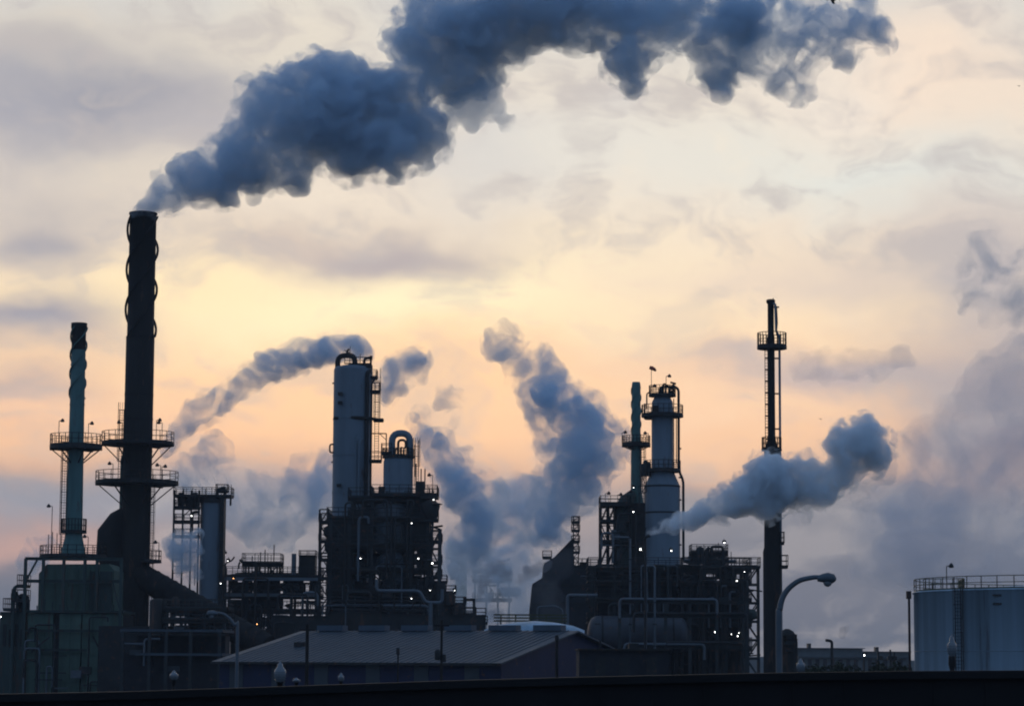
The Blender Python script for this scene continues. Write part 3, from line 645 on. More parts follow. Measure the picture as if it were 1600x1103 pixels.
for a in (648.5, 654): MB().bar((X(a), y - .6, Z(745)), (X(a), y - .6, Z(688)), .1).build('guide_rail', 'steel', tcw)
ladder(tcw, X(651), y - .8, Z(760), Z(695), .5)
for q in (650, 658, 664): MB().bar((X(q), y, Z(765)), (X(q), y, Z(740 - q % 3 * 8)), .14).build('vent_pipe', 'steel', tcw)

# ------------------------------------------------------------------ main process structure round both towers
rng = random.Random(5); f = Fr(302, 610, 880); s = f.s; y = 302; X = f.x; Z = f.z
ps = thing('process_structure', (X(600), y, 0), 'big dark steel process structure with white lamps below the tallest tower', 'process unit')
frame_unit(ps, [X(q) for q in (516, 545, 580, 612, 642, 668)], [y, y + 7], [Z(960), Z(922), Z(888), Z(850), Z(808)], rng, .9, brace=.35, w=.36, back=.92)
frame_unit(ps, [X(q) for q in (548, 580, 612, 642, 668)], [y + 1, y + 6], [Z(808), Z(776)], rng, .6, brace=.1, w=.3, back=.6)
for a, b, q, sh in ((584, 638, 790, 'pale'), (592, 634, 862, 'grey')):
    pass
MB().lathe(X(608), y + 2.6, [(1.6, Z(862)), (2.35, Z(850)), (2.35, Z(796)), (1.9, Z(786)), (.2, Z(782))], 34).build('reactor_vessel', 'pale', ps)
MB().lathe(X(612), y + 2.6, [(.6, Z(918)), (1.9, Z(895)), (1.9, Z(870)), (1.2, Z(862))], 30).build('hopper', 'grey', ps)
for a in (581, 641): MB().box(X(a) - .12, X(a) + .12, y - .3, y + .1, Z(905), Z(785)).build('fire_pipe', 'beam', ps)
m = MB().box(X(548), X(578), y + .4, y + 4, Z(850), Z(795)); m.build('machinery_house', 'steel', ps)
MB().box(X(644), X(670), y + .5, y + 4, Z(846), Z(780)).build('machinery_house', 'steel', ps)
m = MB().box(X(516), X(543), y + .3, y + 5, Z(955), Z(812)); m.build('stair_enclosure', 'steel', ps)
for q in (515, 518, 513): MB().lathe(X(q + 4), y + 1, [(.6, Z(840 + (q - 513) * 12)), (1.0, Z(836 + (q - 513) * 12)), (1.0, Z(824 + (q - 513) * 12)), (.3, Z(819 + (q - 513) * 12))], 14).build('vessel', 'steel', ps)
m = MB(); lattice(m, X(498), X(512), y + .4, 0, Z(796), 15, .2, .13); lattice(m, X(498), X(512), y + 3, 0, Z(800), 15, .16, .1); m.build('stair_tower', 'steel', ps)
box_platform(ps, X(497), X(516), y, y + 3, Z(815), .9)
for q in (845, 874, 903): box_platform(ps, X(497), X(516), y, y + 3, Z(q), .8)
box_platform(ps, X(578), X(682), y - .5, y + 7, Z(772), 1.1); box_platform(ps, X(656), X(683), y - .8, y + 2, Z(776), 1.2); box_platform(ps, X(660), X(684), y - .8, y + 2, Z(812), 1.1)
MB().box(X(590), X(600), y - .3, y + .3, Z(772), Z(760)).build('valve_cabinet', 'steel', ps); MB().box(X(648), X(662), y - .5, y + 1.5, Z(772), Z(752)).build('valve_cabinet', 'steel', ps)
lamp_pole(ps, X(675), y - .8, Z(776), Z(743), side=-1)
MB().lathe(X(680), y - .7, [(.1, Z(785)), (.75, Z(787)), (.8, Z(788.5)), (.1, Z(789))], 18).build('round_landing', 'steel', ps)
MB().tube([(X(666), y - .3, Z(783)), (X(672), y - .3, Z(795)), (X(676), y - .3, Z(812))], [.9, 1.2, .5], 14).build('elbow_duct', 'steel', ps)
m = MB(); lattice(m, X(673), X(687), y - .2, 0, Z(828), 11, .2, .16); lattice(m, X(673), X(687), y + 3, 0, Z(828), 11, .2, .12); m.build('stair_tower', 'beam', ps)
MB().box(X(684), X(690), y - .5, y - .1, 0, Z(826)).build('column', 'beam', ps)
for q in (845, 878, 900): box_platform(ps, X(671), X(690), y - .4, y + 3, Z(q), .9)
for k, (a, b) in enumerate(((692, 908), (706, 924), (722, 942), (738, 958))):
    MB().box(X(a - 18), X(a + 2), y + .5, y + 5, 0, Z(b)).build('equipment_house', 'steel', ps); box_platform(ps, X(a - 16), X(a + 6), y, y + 4, Z(b), .8)
    MB().lathe(X(a - 4), y + .2, [(.7, Z(b + 20)), (.8, Z(b + 6)), (.2, Z(b - 1))], 14).build('vessel', 'brown', ps)
m = MB(); m.bar((X(726), y, Z(980)), (X(726), y, Z(931)), .3); m.bar((X(726), y, Z(936)), (X(741), y, Z(936)), .3); m.bar((X(741), y, Z(980)), (X(741), y, Z(934)), .3); m.build('gantry', 'steel', ps)
box_platform(ps, X(740), X(762), y, y + 3, Z(972), .8)
for q, t in ((561, 818), (643, 818), (564, 873), (654, 873), (676, 880), (677, 781), (673, 801.5), (644, 935), (673, 922), (711, 922)): bulb(ps, X(q), y - 1.1, Z(t), .055 if t in (801.5, 922) else .10)
pipes_across(ps, X(516), X(670), y - .9, Z(955), 4, rng, 'galv', .5, .1)
# low blocks between the structure and the warehouse
for a, b, t, mt in ((430, 520, 965, 'steel'), (520, 600, 958, 'brown'), (600, 760, 962, 'steel')):
    MB().box(X(a), X(b), y - 4, y - 2, 0, Z(t)).build('equipment_house', mt, ps)
    box_platform(ps, X(a), X(b), y - 4, y - 2, Z(t), .9, th=.1)

clutter(ps, X(516), X(676), y - .6, 2, Z(782), 46, random.Random(77)); clutter(ps, X(430), X(600), y - 4.4, 2, Z(945), 14, random.Random(78)); clutter(pr, X(350), X(500), y - 1.2, 2, Z(880), 20, random.Random(79))
for q in (520, 536, 655, 663): ladder(ps, X(q), y - 1, Z(922), Z(850), .5)
# pale pipe bending in front of it
f = Fr(290, 650, 940); s = f.s; y = 290; X = f.x; Z = f.z
pp = thing('pipeline', (X(672), y, 0), 'pale elbowed pipe stepping down in front of the big process structure', 'pipeline')
MB().pipe([(X(588), y, Z(905)), (X(588), y, Z(923)), (X(655), y, Z(923)), (X(665), y, Z(941)), (X(691), y, Z(941)), (X(691), y, Z(920))], 2.6 * s, 6 * s, 10).build('pipe', 'galv', pp)
MB().pipe([(X(673), y, Z(941)), (X(673), y, 0)], 3.4 * s, 1, 10).build('riser', 'galv', pp); MB().pipe([(X(683), y + .5, Z(941)), (X(683), y + .5, 0)], 1.4 * s, 1).build('riser', 'steel', pp)
MB().box(X(690), X(693), y - .1, y + .1, 0, Z(941)).build('support', 'steel', pp)

# ------------------------------------------------------------------ far tower and tanks in the steam
f = Fr(460, 715, 880); s = f.s; y = 460; X = f.x; Z = f.z
ft = thing('far_tower', (X(717), y, 0), 'faint green tower with a railed top half hidden in steam behind the pale mist', 'tower')
MB().lathe(X(721), y, [(9 * s, 0), (9 * s, Z(880)), (6 * s, Z(874))], 24).build('shell', 'teal', ft); box_platform(ft, X(698), X(732), y - 1, y + 1, Z(872), 1.5)
MB().box(X(704), X(714), y, y + 2, Z(905), Z(874)).build('cooler', 'grey', ft); MB().lathe(X(709), y - 1, [(.3, Z(905)), (1.1, Z(893)), (1.2, Z(884)), (.3, Z(878))], 12).build('vessel', 'grey', ft)
rng = random.Random(31); f = Fr(480, 775, 900); s = f.s; y = 480; X = f.x; Z = f.z
fu = thing('far_process_unit', (X(775), y, 0), 'faint distant process unit with masts between the two towers in the steam', 'process unit')
frame_unit(fu, [X(q) for q in (742, 760, 778, 796)], [y, y + 6], [Z(935), Z(905), Z(890)], rng, .8, brace=.4)
for q in (753, 768, 786, 792): lamp_pole(fu, X(q), y, Z(890), Z(874 + q % 4))
MB().lathe(X(784), y + 2, [(1.6, Z(905)), (1.7, Z(885)), (.4, Z(882))], 16).build('vessel', 'steel', fu)

# ------------------------------------------------------------------ sloping dark building (x 815-930)
f = Fr(360, 870, 900); s = f.s; y = 360; X = f.x; Z = f.z
sb = thing('process_building', (X(875), y, 0), 'dark building with a steep stepped roof line right of the steam', 'building')
MB().prism([(X(826), 0), (X(828), Z(952)), (X(832), Z(912)), (X(848), Z(902)), (X(850), Z(880)), (X(866), Z(870)), (X(893), Z(842)), (X(896), Z(842)), (X(897), Z(884)), (X(934), Z(884)), (X(934), 0)][::-1], y, y + 12).build('wall', 'dkroof', sb)
for a, b, q in ((836, 934, 912), (830, 934, 940), (897, 934, 887)): MB().box(X(a), X(b), y - .25, y - .003, Z(q + 2.5), Z(q)).build('ledge', 'steel', sb)
box_platform(sb, X(897), X(936), y, y + 4, Z(884), 1.1); box_platform(sb, X(848), X(862), y + .2, y + 4, Z(870), .9)
for k in range(5): MB().box(X(836 + k * 17), X(842 + k * 17), y - .1, y - .002, Z(930), Z(918)).build('louvre', 'steel', sb)
m = MB(); lattice(m, X(896), X(904), y + 1, Z(884), Z(806), 11, .16, .1); m.build('mast', 'steel', sb)
for q in (815, 828, 845, 862): box_platform(sb, X(893), X(906), y, y + 2, Z(q), .8)
MB().box(X(906), X(918), y + .3, y + 3, Z(884), Z(878)).build('roof_unit', 'steel', sb)
# ------------------------------------------------------------------ right: slim teal chimney
f = Fr(318, 994, 690); s = f.s; y = 318; X = f.x; Z = f.z
s2 = thing('chimney', (X(994), y, 0), 'slim teal chimney with wavy top close left of the domed tower', 'chimney')
r = 7 * s; cx = X(994)
MB().lathe(cx, y, [(15 * s, 0), (14 * s, Z(800)), (8.6 * s, Z(765)), (8 * s, Z(690)), (r, Z(676)), (r, Z(602)), (r * .86, Z(597)), (r * .8, Z(597)), (r * .8, Z(603))], 36).build('shaft', 'teal', s2)
strakes(s2, cx, y, Z(680), Z(606), r, 1.4 * s, 62 * s, 3, 'teal', .3, .0)
ring_platform(s2, cx, y, Z(693), r, 22.5 * s, h=.95, drop=10 * s, th=.35, nbr=6, sp=.8)
lamp_pole(s2, X(972), y, Z(693), Z(676)); lamp_pole(s2, X(1013), y, Z(693), Z(677), side=-1)
ladder(s2, X(1003.5), y - .5, Z(790), Z(693), .45)
bulb(s2, X(989), y - 1.6, Z(763), .08)
# lattice structure left of it
f = Fr(314, 965, 830); s = f.s; y = 314; X = f.x; Z = f.z; rng = random.Random(8)
ls = thing('lattice_structure', (X(962), y, 0), 'open cross-braced steel lattice structure below the slim right-hand chimney', 'steel structure')
for yy in (y, y + 5):
    for a, b in ((939, 951), (951, 962), (962, 984)):
        m = MB(); lattice(m, X(a), X(b), yy, 0, Z(786), 11, .22, .13); m.build('lattice_frame', 'steel', ls)
box_platform(ls, X(938), X(985), y - .4, y + 5, Z(786), .9, th=.35); box_platform(ls, X(938), X(985), y - .4, y + 5, Z(813), .8)
box_platform(ls, X(938), X(985), y - .4, y + 5, Z(845), .8)
for q, t in ((946, 771), (965, 773), (981, 768)): lamp_pole(ls, X(q), y, Z(786), Z(t))
MB().box(X(962), X(988), y + .8, y + 4, 0, Z(792)).build('casing', 'tealdark', ls); MB().tube([(X(972), y + 2, Z(800)), (X(980), y + 2, Z(780)), (X(990), y + 3, Z(768))], [1, .9, .5], 14).build('flue_duct', 'tealdark', ls)
MB().box(X(985), X(1010), y + 1, y + 5, 0, Z(785)).build('casing', 'steel', ls)
bulb(ls, X(989), y - 1, Z(800), .09)
# domed tower
f = Fr(312, 1035, 720); s = f.s; y = 312; X = f.x; Z = f.z
td = thing('fractionator_tower', (X(1035), y, 0), 'domed grey tower with three railed decks and a wide lower body on the right', 'tower')
cx = X(1035)
MB().lathe(cx, y, [(27.5 * s, 0), (27.5 * s, Z(760)), (26.5 * s, Z(757)), (17 * s, Z(735)), (17 * s, Z(640)), (16.3 * s, Z(628)), (12 * s, Z(620)), (4 * s, Z(617)), (.1, Z(616))], 48).build('shell', 'grey', td)
for q, rr in ((760, 28), (801, 28), (735, 17.6)): MB().lathe(cx, y, [(rr * s, Z(q + 1.2)), (rr * s, Z(q - 1.2))], 44).build('stiffener', 'steel', td)
ring_platform(td, cx, y, Z(617), .5, 21.5 * s, h=1.1, drop=0, sp=.8); ring_platform(td, cx, y, Z(648), 16 * s, 33 * s, h=1.15, drop=0, th=.3, sp=1)
ring_platform(td, cx, y, Z(734), 17 * s, 29 * s, h=1.1, drop=0, th=.3, sp=1)
MB().pipe([(X(1031), y - .3, Z(616)), (X(1031), y - .3, Z(605)), (X(1060), y - .6, Z(605)), (X(1060), y - .6, Z(736)), (X(1067), y - .6, Z(750)), (X(1067), y - .6, Z(879)), (X(1090), y - .6, Z(879))], 2.1 * s, 9 * s, 12).build('overhead_pipe', 'steel', td)
m = MB(); m.pipe([(X(1010), y - 1, Z(640)), (X(1010), y - 1, Z(616)), (X(1016), y - 1, Z(614))], .09, .5); m.pipe([(X(1007), y - 1, Z(632)), (X(1006), y - 1, Z(656)), (X(1018), y - 1, Z(656))], .12, .3); m.pipe([(X(1052), y - 1, Z(624)), (X(1052), y - 1, Z(733))], .06)
m.pipe([(X(1056), y - 1, Z(648)), (X(1056), y - 1, Z(725))], .06); m.build('small_pipes', 'steel', td)
m = MB()
for q, t in ((1033, 606), (1040, 603), (1046, 607), (1052, 600), (1036, 601), (1048, 612)): m.pipe([(X(q), y - .5, Z(617)), (X(q), y - .5, Z(t)), (X(q + 4), y - .5, Z(t))], .13, .15)
m.bar((X(1047), y - .6, Z(598)), (X(1055), y - .6, Z(600)), .2); m.build('valve_manifold', 'steel', td)
MB().box(X(1018), X(1027), y - 1.9, y - 1.3, Z(648), Z(636)).build('manway', 'steel', td)
for q, t in ((1004, 727), (1008, 722), (1013, 725)): MB().lathe(X(q), y - .8, [(.3, Z(745)), (.3, Z(t)), (.1, Z(t - 2))], 10).build('valve', 'steel', td)
m = MB(); lattice(m, X(1003), X(1009), y - 1, Z(770), Z(736), 3, .1, .08); m.build('davit_frame', 'steel', td)
lamp_pole(td, X(1041), y, Z(617), Z(588)); lamp_pole(td, X(1018), y + .5, Z(617), Z(603))
for q in (700, 745, 780, 820, 850): MB().box(X(1060), X(1064), y - .7, y - .1, Z(q + 2), Z(q)).build('pipe_clamp', 'steel', td)
ladder(td, X(1002), y - 1.6, Z(880), Z(770), .5)
f = Fr(256, 1009, 900); X = f.x; Z = f.z
t = thing('vent_pipe', (X(1009), 256, 0), 'slender steam vent pipe at the low starting point of the bright blue steam plume', 'pipe')
MB().pipe([(X(1008), 256, 0), (X(1008), 256, Z(840)), (X(1014), 256, Z(836))], .13, .3).build('pipe', 'steel', t); MB().tube([(X(1012), 256, Z(837)), (X(1015), 256, Z(835))], .2, 10).build('nozzle', 'steel', t)
f = Fr(312, 1035, 720); X = f.x; Z = f.z; y = 312
# windsock
ws = thing('windsock', (X(1017), y - 1.2, Z(617)), 'small red windsock on a thin pole on the domed tower top', 'windsock')
MB().bar((X(1017), y - 1.2, Z(617)), (X(1017), y - 1.2, Z(577)), .07).build('pole', 'steel', ws)
MB().tube([(X(1014), y - 1.2, Z(576)), (X(1018), y - 1.2, Z(577)), (X(1022), y - 1.2, Z(579)), (X(1024), y - 1.1, Z(581))], [.2, .26, .2, .12], 12).build('sock', 'red', ws)
# ------------------------------------------------------------------ lower right process structure
rng = random.Random(17); f = Fr(300, 1060, 950); s = f.s; y = 300; X = f.x; Z = f.z
pr2 = thing('process_structure', (X(1050), y, 0), 'wide dark process structure under the domed tower beside the black flare stack', 'process unit')
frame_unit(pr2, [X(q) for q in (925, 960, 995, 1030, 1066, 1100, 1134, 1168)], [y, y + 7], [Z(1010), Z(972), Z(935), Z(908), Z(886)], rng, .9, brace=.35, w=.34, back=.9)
box_platform(pr2, X(1068), X(1166), y + 1, y + 5, Z(884), 1.1)
frame_unit(pr2, [X(q) for q in (1088, 1104, 1120, 1133)], [y + 1.5, y + 5], [Z(886), Z(872), Z(860)], rng, .9, brace=.4, w=.2, railh=.8)
m = MB(); m.pipe([(X(1113), y + 1, Z(866)), (X(1113), y + 1, Z(853)), (X(1131), y + 1, Z(853)), (X(1131), y + 1, Z(884))], .17, .3); m.pipe([(X(1092), y + 1, Z(884)), (X(1092), y + 1, Z(856)), (X(1098), y + 1, Z(856)), (X(1098), y + 1, Z(880))], .25, .4)
m.pipe([(X(1104), y + 1, Z(880)), (X(1106), y + 1, Z(858)), (X(1110), y + 1, Z(854))], .2); m.build('pipe_run', 'steel', pr2)
for q, t in ((1082, 858), (1145, 860), (1091, 850), (1104, 851), (1125, 846)): MB().bar((X(q), y + 2, Z(884)), (X(q), y + 2, Z(t)), .08).build('instrument_mast', 'steel', pr2)
m = MB(); lattice(m, X(1169), X(1188), y + 2, 0, Z(884), 9, .24, .18); lattice(m, X(1170), X(1190), y + 5, 0, Z(880), 9, .2, .14); m.build('lattice_frame', 'beam', pr2)
box_platform(pr2, X(1140), X(1190), y + 1, y + 5, Z(884), 1.1)
for a, b, t in ((935, 985, 893), (1000, 1060, 890), (1068, 1160, 908)): MB().box(X(a), X(b), y + 3, y + 6, 0, Z(t)).build('casing', 'dkroof', pr2)
MB().lathe(X(1088), y + 4, [(1.8, 0), (1.8, Z(900)), (.5, Z(894))], 24).build('vessel', 'steel', pr2); MB().lathe(X(1148), y + 4, [(1.4, 0), (1.4, Z(905)), (.4, Z(900))], 24).build('vessel', 'brown', pr2)
for k, q in enumerate((1090, 1100, 1107, 1126, 1140, 1155)): MB().pipe([(X(q), y - .5, Z(980)), (X(q), y - .5, Z(915 + k % 3 * 9)), (X(q + 9), y - .5, Z(915 + k % 3 * 9))], .12, .4).build('pipe', rng.choice(['steel', 'galv', 'beam']), pr2)
for q, t in ((1000, 859), (1048, 861), (1131, 848), (1162, 893), (1150, 907), (910, 990), (1033, 992), (1116, 987), (1141, 990), (1151, 993), (1153, 988)):
    bulb(pr2, X(q), y - 1.2, Z(t), .055 if q in (1141, 1162, 1153) else (.13 if q in (1033, 1000) else .10))
clutter(pr2, X(925), X(1166), y - .6, 2, Z(884), 60, random.Random(81)); clutter(pr2, X(940), X(1010), y + 1, Z(886), Z(800), 12, random.Random(82))
for q in (1075, 1112, 1160): ladder(pr2, X(q), y - 1, Z(972), Z(908), .5)
# pale vertical pipes and inverted L pipe
f = Fr(292, 1000, 960); s = f.s; y = 292; X = f.x; Z = f.z
for px, pts, r_, lb in ((1016, [(1009, 1130), (1009, 884), (1023, 884), (1023, 1130)], 2.0, 'pale inverted U pipe standing tall in front of the domed tower'),
                        (895, [(887, 1130), (887, 930), (934, 930)], 2.6, 'pale inverted L pipe right of the warehouse roof end'),
                        (985, [(962, 838), (986, 838), (986, 880), (986, 1130)], 1.7, 'thin grey bent pipe left of the pale inverted U pipe'),
                        (860, [(840, 1130), (840, 948), (868, 946), (880, 952), (880, 1130)], 1.2, 'thin arched pipe behind the warehouse roof end')):
    t = thing('pipeline', (X(px), y, 0), lb, 'pipeline'); m = MB().pipe([(X(a), y, max(0, Z(b))) for a, b in pts], r_ * s, 5 * s, 10); m.build('pipe', 'galv', t)
    for q in range(int(max(p[1] for p in pts[:2]) if pts[0][1] < 900 else 940), 1080, 34): MB().box(X(pts[-1][0]) - r_ * s * 1.7, X(pts[-1][0]) + r_ * s * 1.7, y - .2, y + .2, Z(q + 1.5), Z(q)).build('flange', 'steel', t)
    y += 1.1
f = Fr(296, 1000, 990); s = f.s; y = 297; X = f.x; Z = f.z
t = thing('storage_drum', (X(1000), y, 0), 'long fat horizontal drum with a domed end low under the domed tower', 'drum')
MB().hdrum((X(932), y, Z(991)), (X(1062), y, Z(991)), 29 * s, 40).build('shell', 'drumgrey', t)
for q in (938, 1056): MB().box(X(q) - .25, X(q) + .25, y - 1.2, y + 1.2, 0, Z(1012)).build('saddle', 'conc', t)
for q in (941, 1052): MB().tube([(X(q) - .1, y, Z(991)), (X(q) + .1, y, Z(991))], 29.5 * s, 40).build('band', 'steel', t)
f = Fr(292.5, 1030, 960); X = f.x; Z = f.z; y = 292.5; rng = random.Random(44)
t = thing('pipe_trestle', (X(1040), y, 0), 'dark trestle of columns and pipes standing before the fat horizontal drum', 'pipe rack')
for q in (968, 1040, 1078, 1120, 1166): MB().ibeam((X(q), y, 0), (X(q), y, Z(938)), .34).build('column', 'beam', t)
for q in (940, 962, 1010): MB().ibeam((X(966), y + .2, Z(q)), (X(1168), y + .2, Z(q)), .34).build('beam', 'beam', t)
for k, (a, b, q) in enumerate(((968, 1120, 936), (990, 1166, 958), (975, 1100, 1006), (1040, 1160, 1003))): MB().pipe([(X(a), y - .4, Z(q + 30)), (X(a), y - .4, Z(q)), (X(b), y - .4, Z(q)), (X(b), y - .4, Z(q + 24))], .16, .5).build('pipe', 'steel' if k % 2 else 'galv', t)
# ------------------------------------------------------------------ flare stack
f = Fr(262, 1206, 750); s = f.s; y = 262; X = f.x; Z = f.z
fs = thing('flare_stack', (X(1205), y, 0), 'tall narrow black flare stack with railed crow nest partly hidden by blue steam', 'flare stack')
c1 = X(1206)
MB().lathe(c1, y, [(15 * s, 0), (14.6 * s, Z(862)), (12.8 * s, Z(855)), (12.4 * s, Z(820)), (12 * s, Z(705)), (9.5 * s, Z(700)), (7 * s, Z(688)), (6 * s, Z(680)), (5.8 * s, Z(545)), (6 * s, Z(530)), (5 * s, Z(522)), (5 * s, Z(475)), (7 * s, Z(473)), (7 * s, Z(469)), (5 * s, Z(468))], 32).build('shaft', 'soot', fs)
MB().pipe([(X(1219), y - .2, 0), (X(1219), y - .2, Z(525)), (X(1214), y - .2, Z(519)), (X(1213), y - .2, Z(476)), (X(1209), y - .2, Z(474))], 1.9 * s, 4 * s, 10).build('steam_pipe', 'grey', fs)
ring_platform(fs, X(1207.5), y, Z(541), 5 * s, 23.5 * s, h=1.35, drop=0, th=.3, sp=.9, nbr=8)
MB().lathe(X(1207.5), y, [(7 * s, Z(546)), (22 * s, Z(541.8)), (22 * s, Z(541.4))], 24).build('cone_support', 'soot', fs)
ring_platform(fs, X(1206), y, Z(701), 6 * s, 16 * s, h=1.15, drop=0)
ladder(fs, X(1198.5), y - .1, Z(690), Z(545), .3, False)
for q in range(560, 690, 18): MB().box(X(1197), X(1201), y - .2, y + .2, Z(q + .7), Z(q - .7)).build('ladder_bracket', 'soot', fs)
for q in (480, 560, 615, 670): MB().box(X(1208), X(1219), y - .15, y + .15, Z(q + 1), Z(q - 1)).build('pipe_bracket', 'soot', fs)
MB().pipe([(X(1215), y - .3, Z(482)), (X(1216), y - .3, Z(505)), (X(1214), y - .3, Z(525))], .05).build('cable', 'soot', fs)
box_platform(fs, X(1218), X(1229), y - .8, y + .8, Z(885), 1.15); box_platform(fs, X(1218), X(1224), y - .5, y + .5, Z(848), 1.1)
MB().lathe(X(1210), y, [(1.1 * s, Z(469)), (.8 * s, Z(466))], 8).build('pilot_tip', 'soot', fs)
# ------------------------------------------------------------------ storage tank, right edge
f = Fr(225, 1500, 980); s = f.s; R_ = 15.5; cx = f.x(1423) + R_; y = 231; cx = 51.9
tk = thing('storage_tank', (cx, y, 0), 'big pale blue storage tank with a railed top at the right edge', 'tank')
zt = f.z(924); vs, fcs = [], []; n = 160
m = MB().lathe(cx, y, [(R_, 0), (R_, zt), (R_ + .12, zt), (R_ + .12, zt + .14), (R_ - .1, zt + .14), (2, zt + 1.0), (.1, zt + 1.05)], n); m.build('shell', 'white', tk)
for q in (1017,): MB().lathe(cx, y, [(R_ + .02, f.z(q + .6)), (R_ + .02, f.z(q - .6))], n).build('weld_seam', 'grey', tk)
q0 = rad(214); lx, ly = cx + (R_ + .5) * math.cos(q0), y + (R_ + .5) * math.sin(q0); ladder(tk, lx, ly, 0, zt + .3, .5)
R = MB(); rail(R, [(cx + (R_ - .05) * math.cos(rad(a)), y + (R_ - .05) * math.sin(rad(a)), zt + .14) for a in range(0, 360, 6)], 1.1, .035, 1.7, closed=True); R.build('handrail', 'yellow', tk)
for a, q in ((228, 932), (228, 945), (246, 932)): aa = rad(a); P = (cx + R_ * math.cos(aa), y + R_ * math.sin(aa)); MB().box(P[0] - .35, P[0] + .35, P[1] - .3, P[1] + .1, f.z(q + 1.5), f.z(q - 1.5)).build('nozzle', 'steel', tk)
aa = rad(200); lamp_pole(tk, cx + (R_ - .4) * math.cos(aa) + .6, y + R_ * math.sin(aa), zt, f.z(884))
R = MB(); rail(R, [(cx - R_ + .4, y - 2, zt + .2), (cx - R_ + 3.6, y - 4.5, zt + .2), (cx - R_ + 4.2, y + 2, zt + .2)], 1.0, .03, .6); R.build('gauge_cage', 'yellow', tk)
f = Fr(230, 1421, 980)
dp = thing('drain_pipe', (f.x(1421.5), y - 1, 0), 'rusty standpipe with a box on top hugging the tank left side', 'pipe')
MB().pipe([(f.x(1422), y - .6, 0), (f.x(1422), y - .6, f.z(930))], .11).build('pipe', 'rusty', dp); MB().box(f.x(1418.5), f.x(1425), y - .9, y - .2, f.z(935), f.z(923)).build('box', 'rusty', dp)
# ------------------------------------------------------------------ warehouse
P1 = W(340, 1031, 205); th = rad(-27); ax = Vector((math.cos(th), math.sin(th), 0)); ay = Vector((-math.sin(th), math.cos(th), 0))
P2 = W(796, 1036, 196)
wh = thing('warehouse', (P1.x, P1.y, 0), 'long low warehouse with a pale metal roof and blue walls with light panels', 'warehouse')
ln = 25.2; hw = 13.2; ez = P1.z; rz = W(470, 985, 216).z
def q3(u, v, z): p = Vector((P1.x, P1.y, 0)) + ax * u + ay * v; return (p.x, p.y, z)
m = MB(); m.add([q3(0, .3, 0), q3(ln, .3, 0), q3(ln, .3, ez - .15), q3(0, .3, ez - .15)], [(0, 1, 2, 3)])
m.add([q3(0, 2 * hw - .3, 0), q3(ln, 2 * hw - .3, 0), q3(ln, 2 * hw - .3, ez - .15), q3(0, 2 * hw - .3, ez - .15)], [(3, 2, 1, 0)])
m.add([q3(ln - .2, .3, 0), q3(ln - .2, 2 * hw - .3, 0), q3(ln - .2, 2 * hw - .3, ez - .15), q3(ln - .2, hw, rz - .2), q3(ln - .2, .3, ez - .15)], [(0, 1, 2, 3, 4)])
m.add([q3(.2, .3, 0), q3(.2, 2 * hw - .3, 0), q3(.2, 2 * hw - .3, ez - .15), q3(.2, hw, rz - .2), q3(.2, .3, ez - .15)], [(4, 3, 2, 1, 0)]); m.build('wall', 'blue', wh)
m = MB()
for v0, v1, z0, z1 in ((-.3, hw, ez - .1, rz), (hw, 2 * hw + .3, rz, ez - .1)):
    A = [q3(-.4, v0, z0), q3(ln + .3, v0, z0), q3(ln + .3, v1, z1), q3(-.4, v1, z1)]; B = [(a, b, c - .12) for a, b, c in A]; m.add(A + B, [(0, 1, 2, 3), (7, 6, 5, 4), (0, 4, 5, 1), (1, 5, 6, 2), (2, 6, 7, 3), (3, 7, 4, 0)])
rf = m.build('roof', 'roof', wh); m = MB()
for k in range(1, int(ln / .6)): m.bar(q3(k * .6, -.25, ez - .07), q3(k * .6, hw, rz + .03), .05, .05)
m.build('roof_seams', 'roof', rf)
MB().bar(q3(-.4, -.36, ez - .2), q3(ln + .3, -.36, ez - .2), .14, .2).build('gutter', 'steel', rf)
for px in (369, 440, 511, 595, 672, 751):
    u = (px - 340) / 456 * ln; MB().add([q3(u - .62, .26, ez - 2.9), q3(u + .62, .26, ez - 2.9), q3(u + .62, .26, ez - .3), q3(u - .62, .26, ez - .3), q3(u - .62, .31, ez - 2.9), q3(u + .62, .31, ez - 2.9), q3(u + .62, .31, ez - .3), q3(u - .62, .31, ez - .3)], [(0, 1, 2, 3), (4, 7, 6, 5), (0, 4, 5, 1), (1, 5, 6, 2), (2, 6, 7, 3), (3, 7, 4, 0)]).build('wall_light_panel', 'panel', wh)
for k in range(6):
    u = 1.4 + k * 4.05; m = MB().bar(q3(u, hw, rz + .22), q3(u + 2.5, hw, rz + .22), .9, .45); m.build('ridge_vent', 'vent', rf)
MB().box(*sorted((q3(3.4, 6, 0)[0], q3(4.4, 6, 0)[0])), q3(3.4, 6, 0)[1] - .3, q3(3.4, 6, 0)[1] + .3, (ez + rz) / 2 - .2, (ez + rz) / 2 + .25).build('skylight', 'steel', rf)
# domed pale tank roof behind the warehouse, yellow-green rack
f = Fr(262, 850, 975); s = f.s; X = f.x; Z = f.z; y = 262
t = thing('storage_tank', (X(835), y, 0), 'low tank with a pale shallow dome showing over the right end of the warehouse roof', 'tank')
MB().lathe(X(835), y, [(78 * s, 0), (78 * s, Z(984)), (60 * s, Z(977)), (30 * s, Z(972)), (.1, Z(970))], 60).build('shell', 'white', t)
t = thing('pipe_trestle', (X(830), y + 12, 0), 'yellow-green low pipe trestle behind the shallow domed tank', 'pipe rack')
for q in (782, 806, 830, 856, 882): MB().bar((X(q), y + 12, 0), (X(q), y + 12, Z(957)), .15).build('post', 'yellow', t)
for q in (957, 962, 967): MB().bar((X(770), y + 12, Z(q)), (X(890), y + 12, Z(q)), .16).build('rail', 'yellow', t)
f = Fr(176, 970, 1010); X = f.x; Z = f.z; y = 176
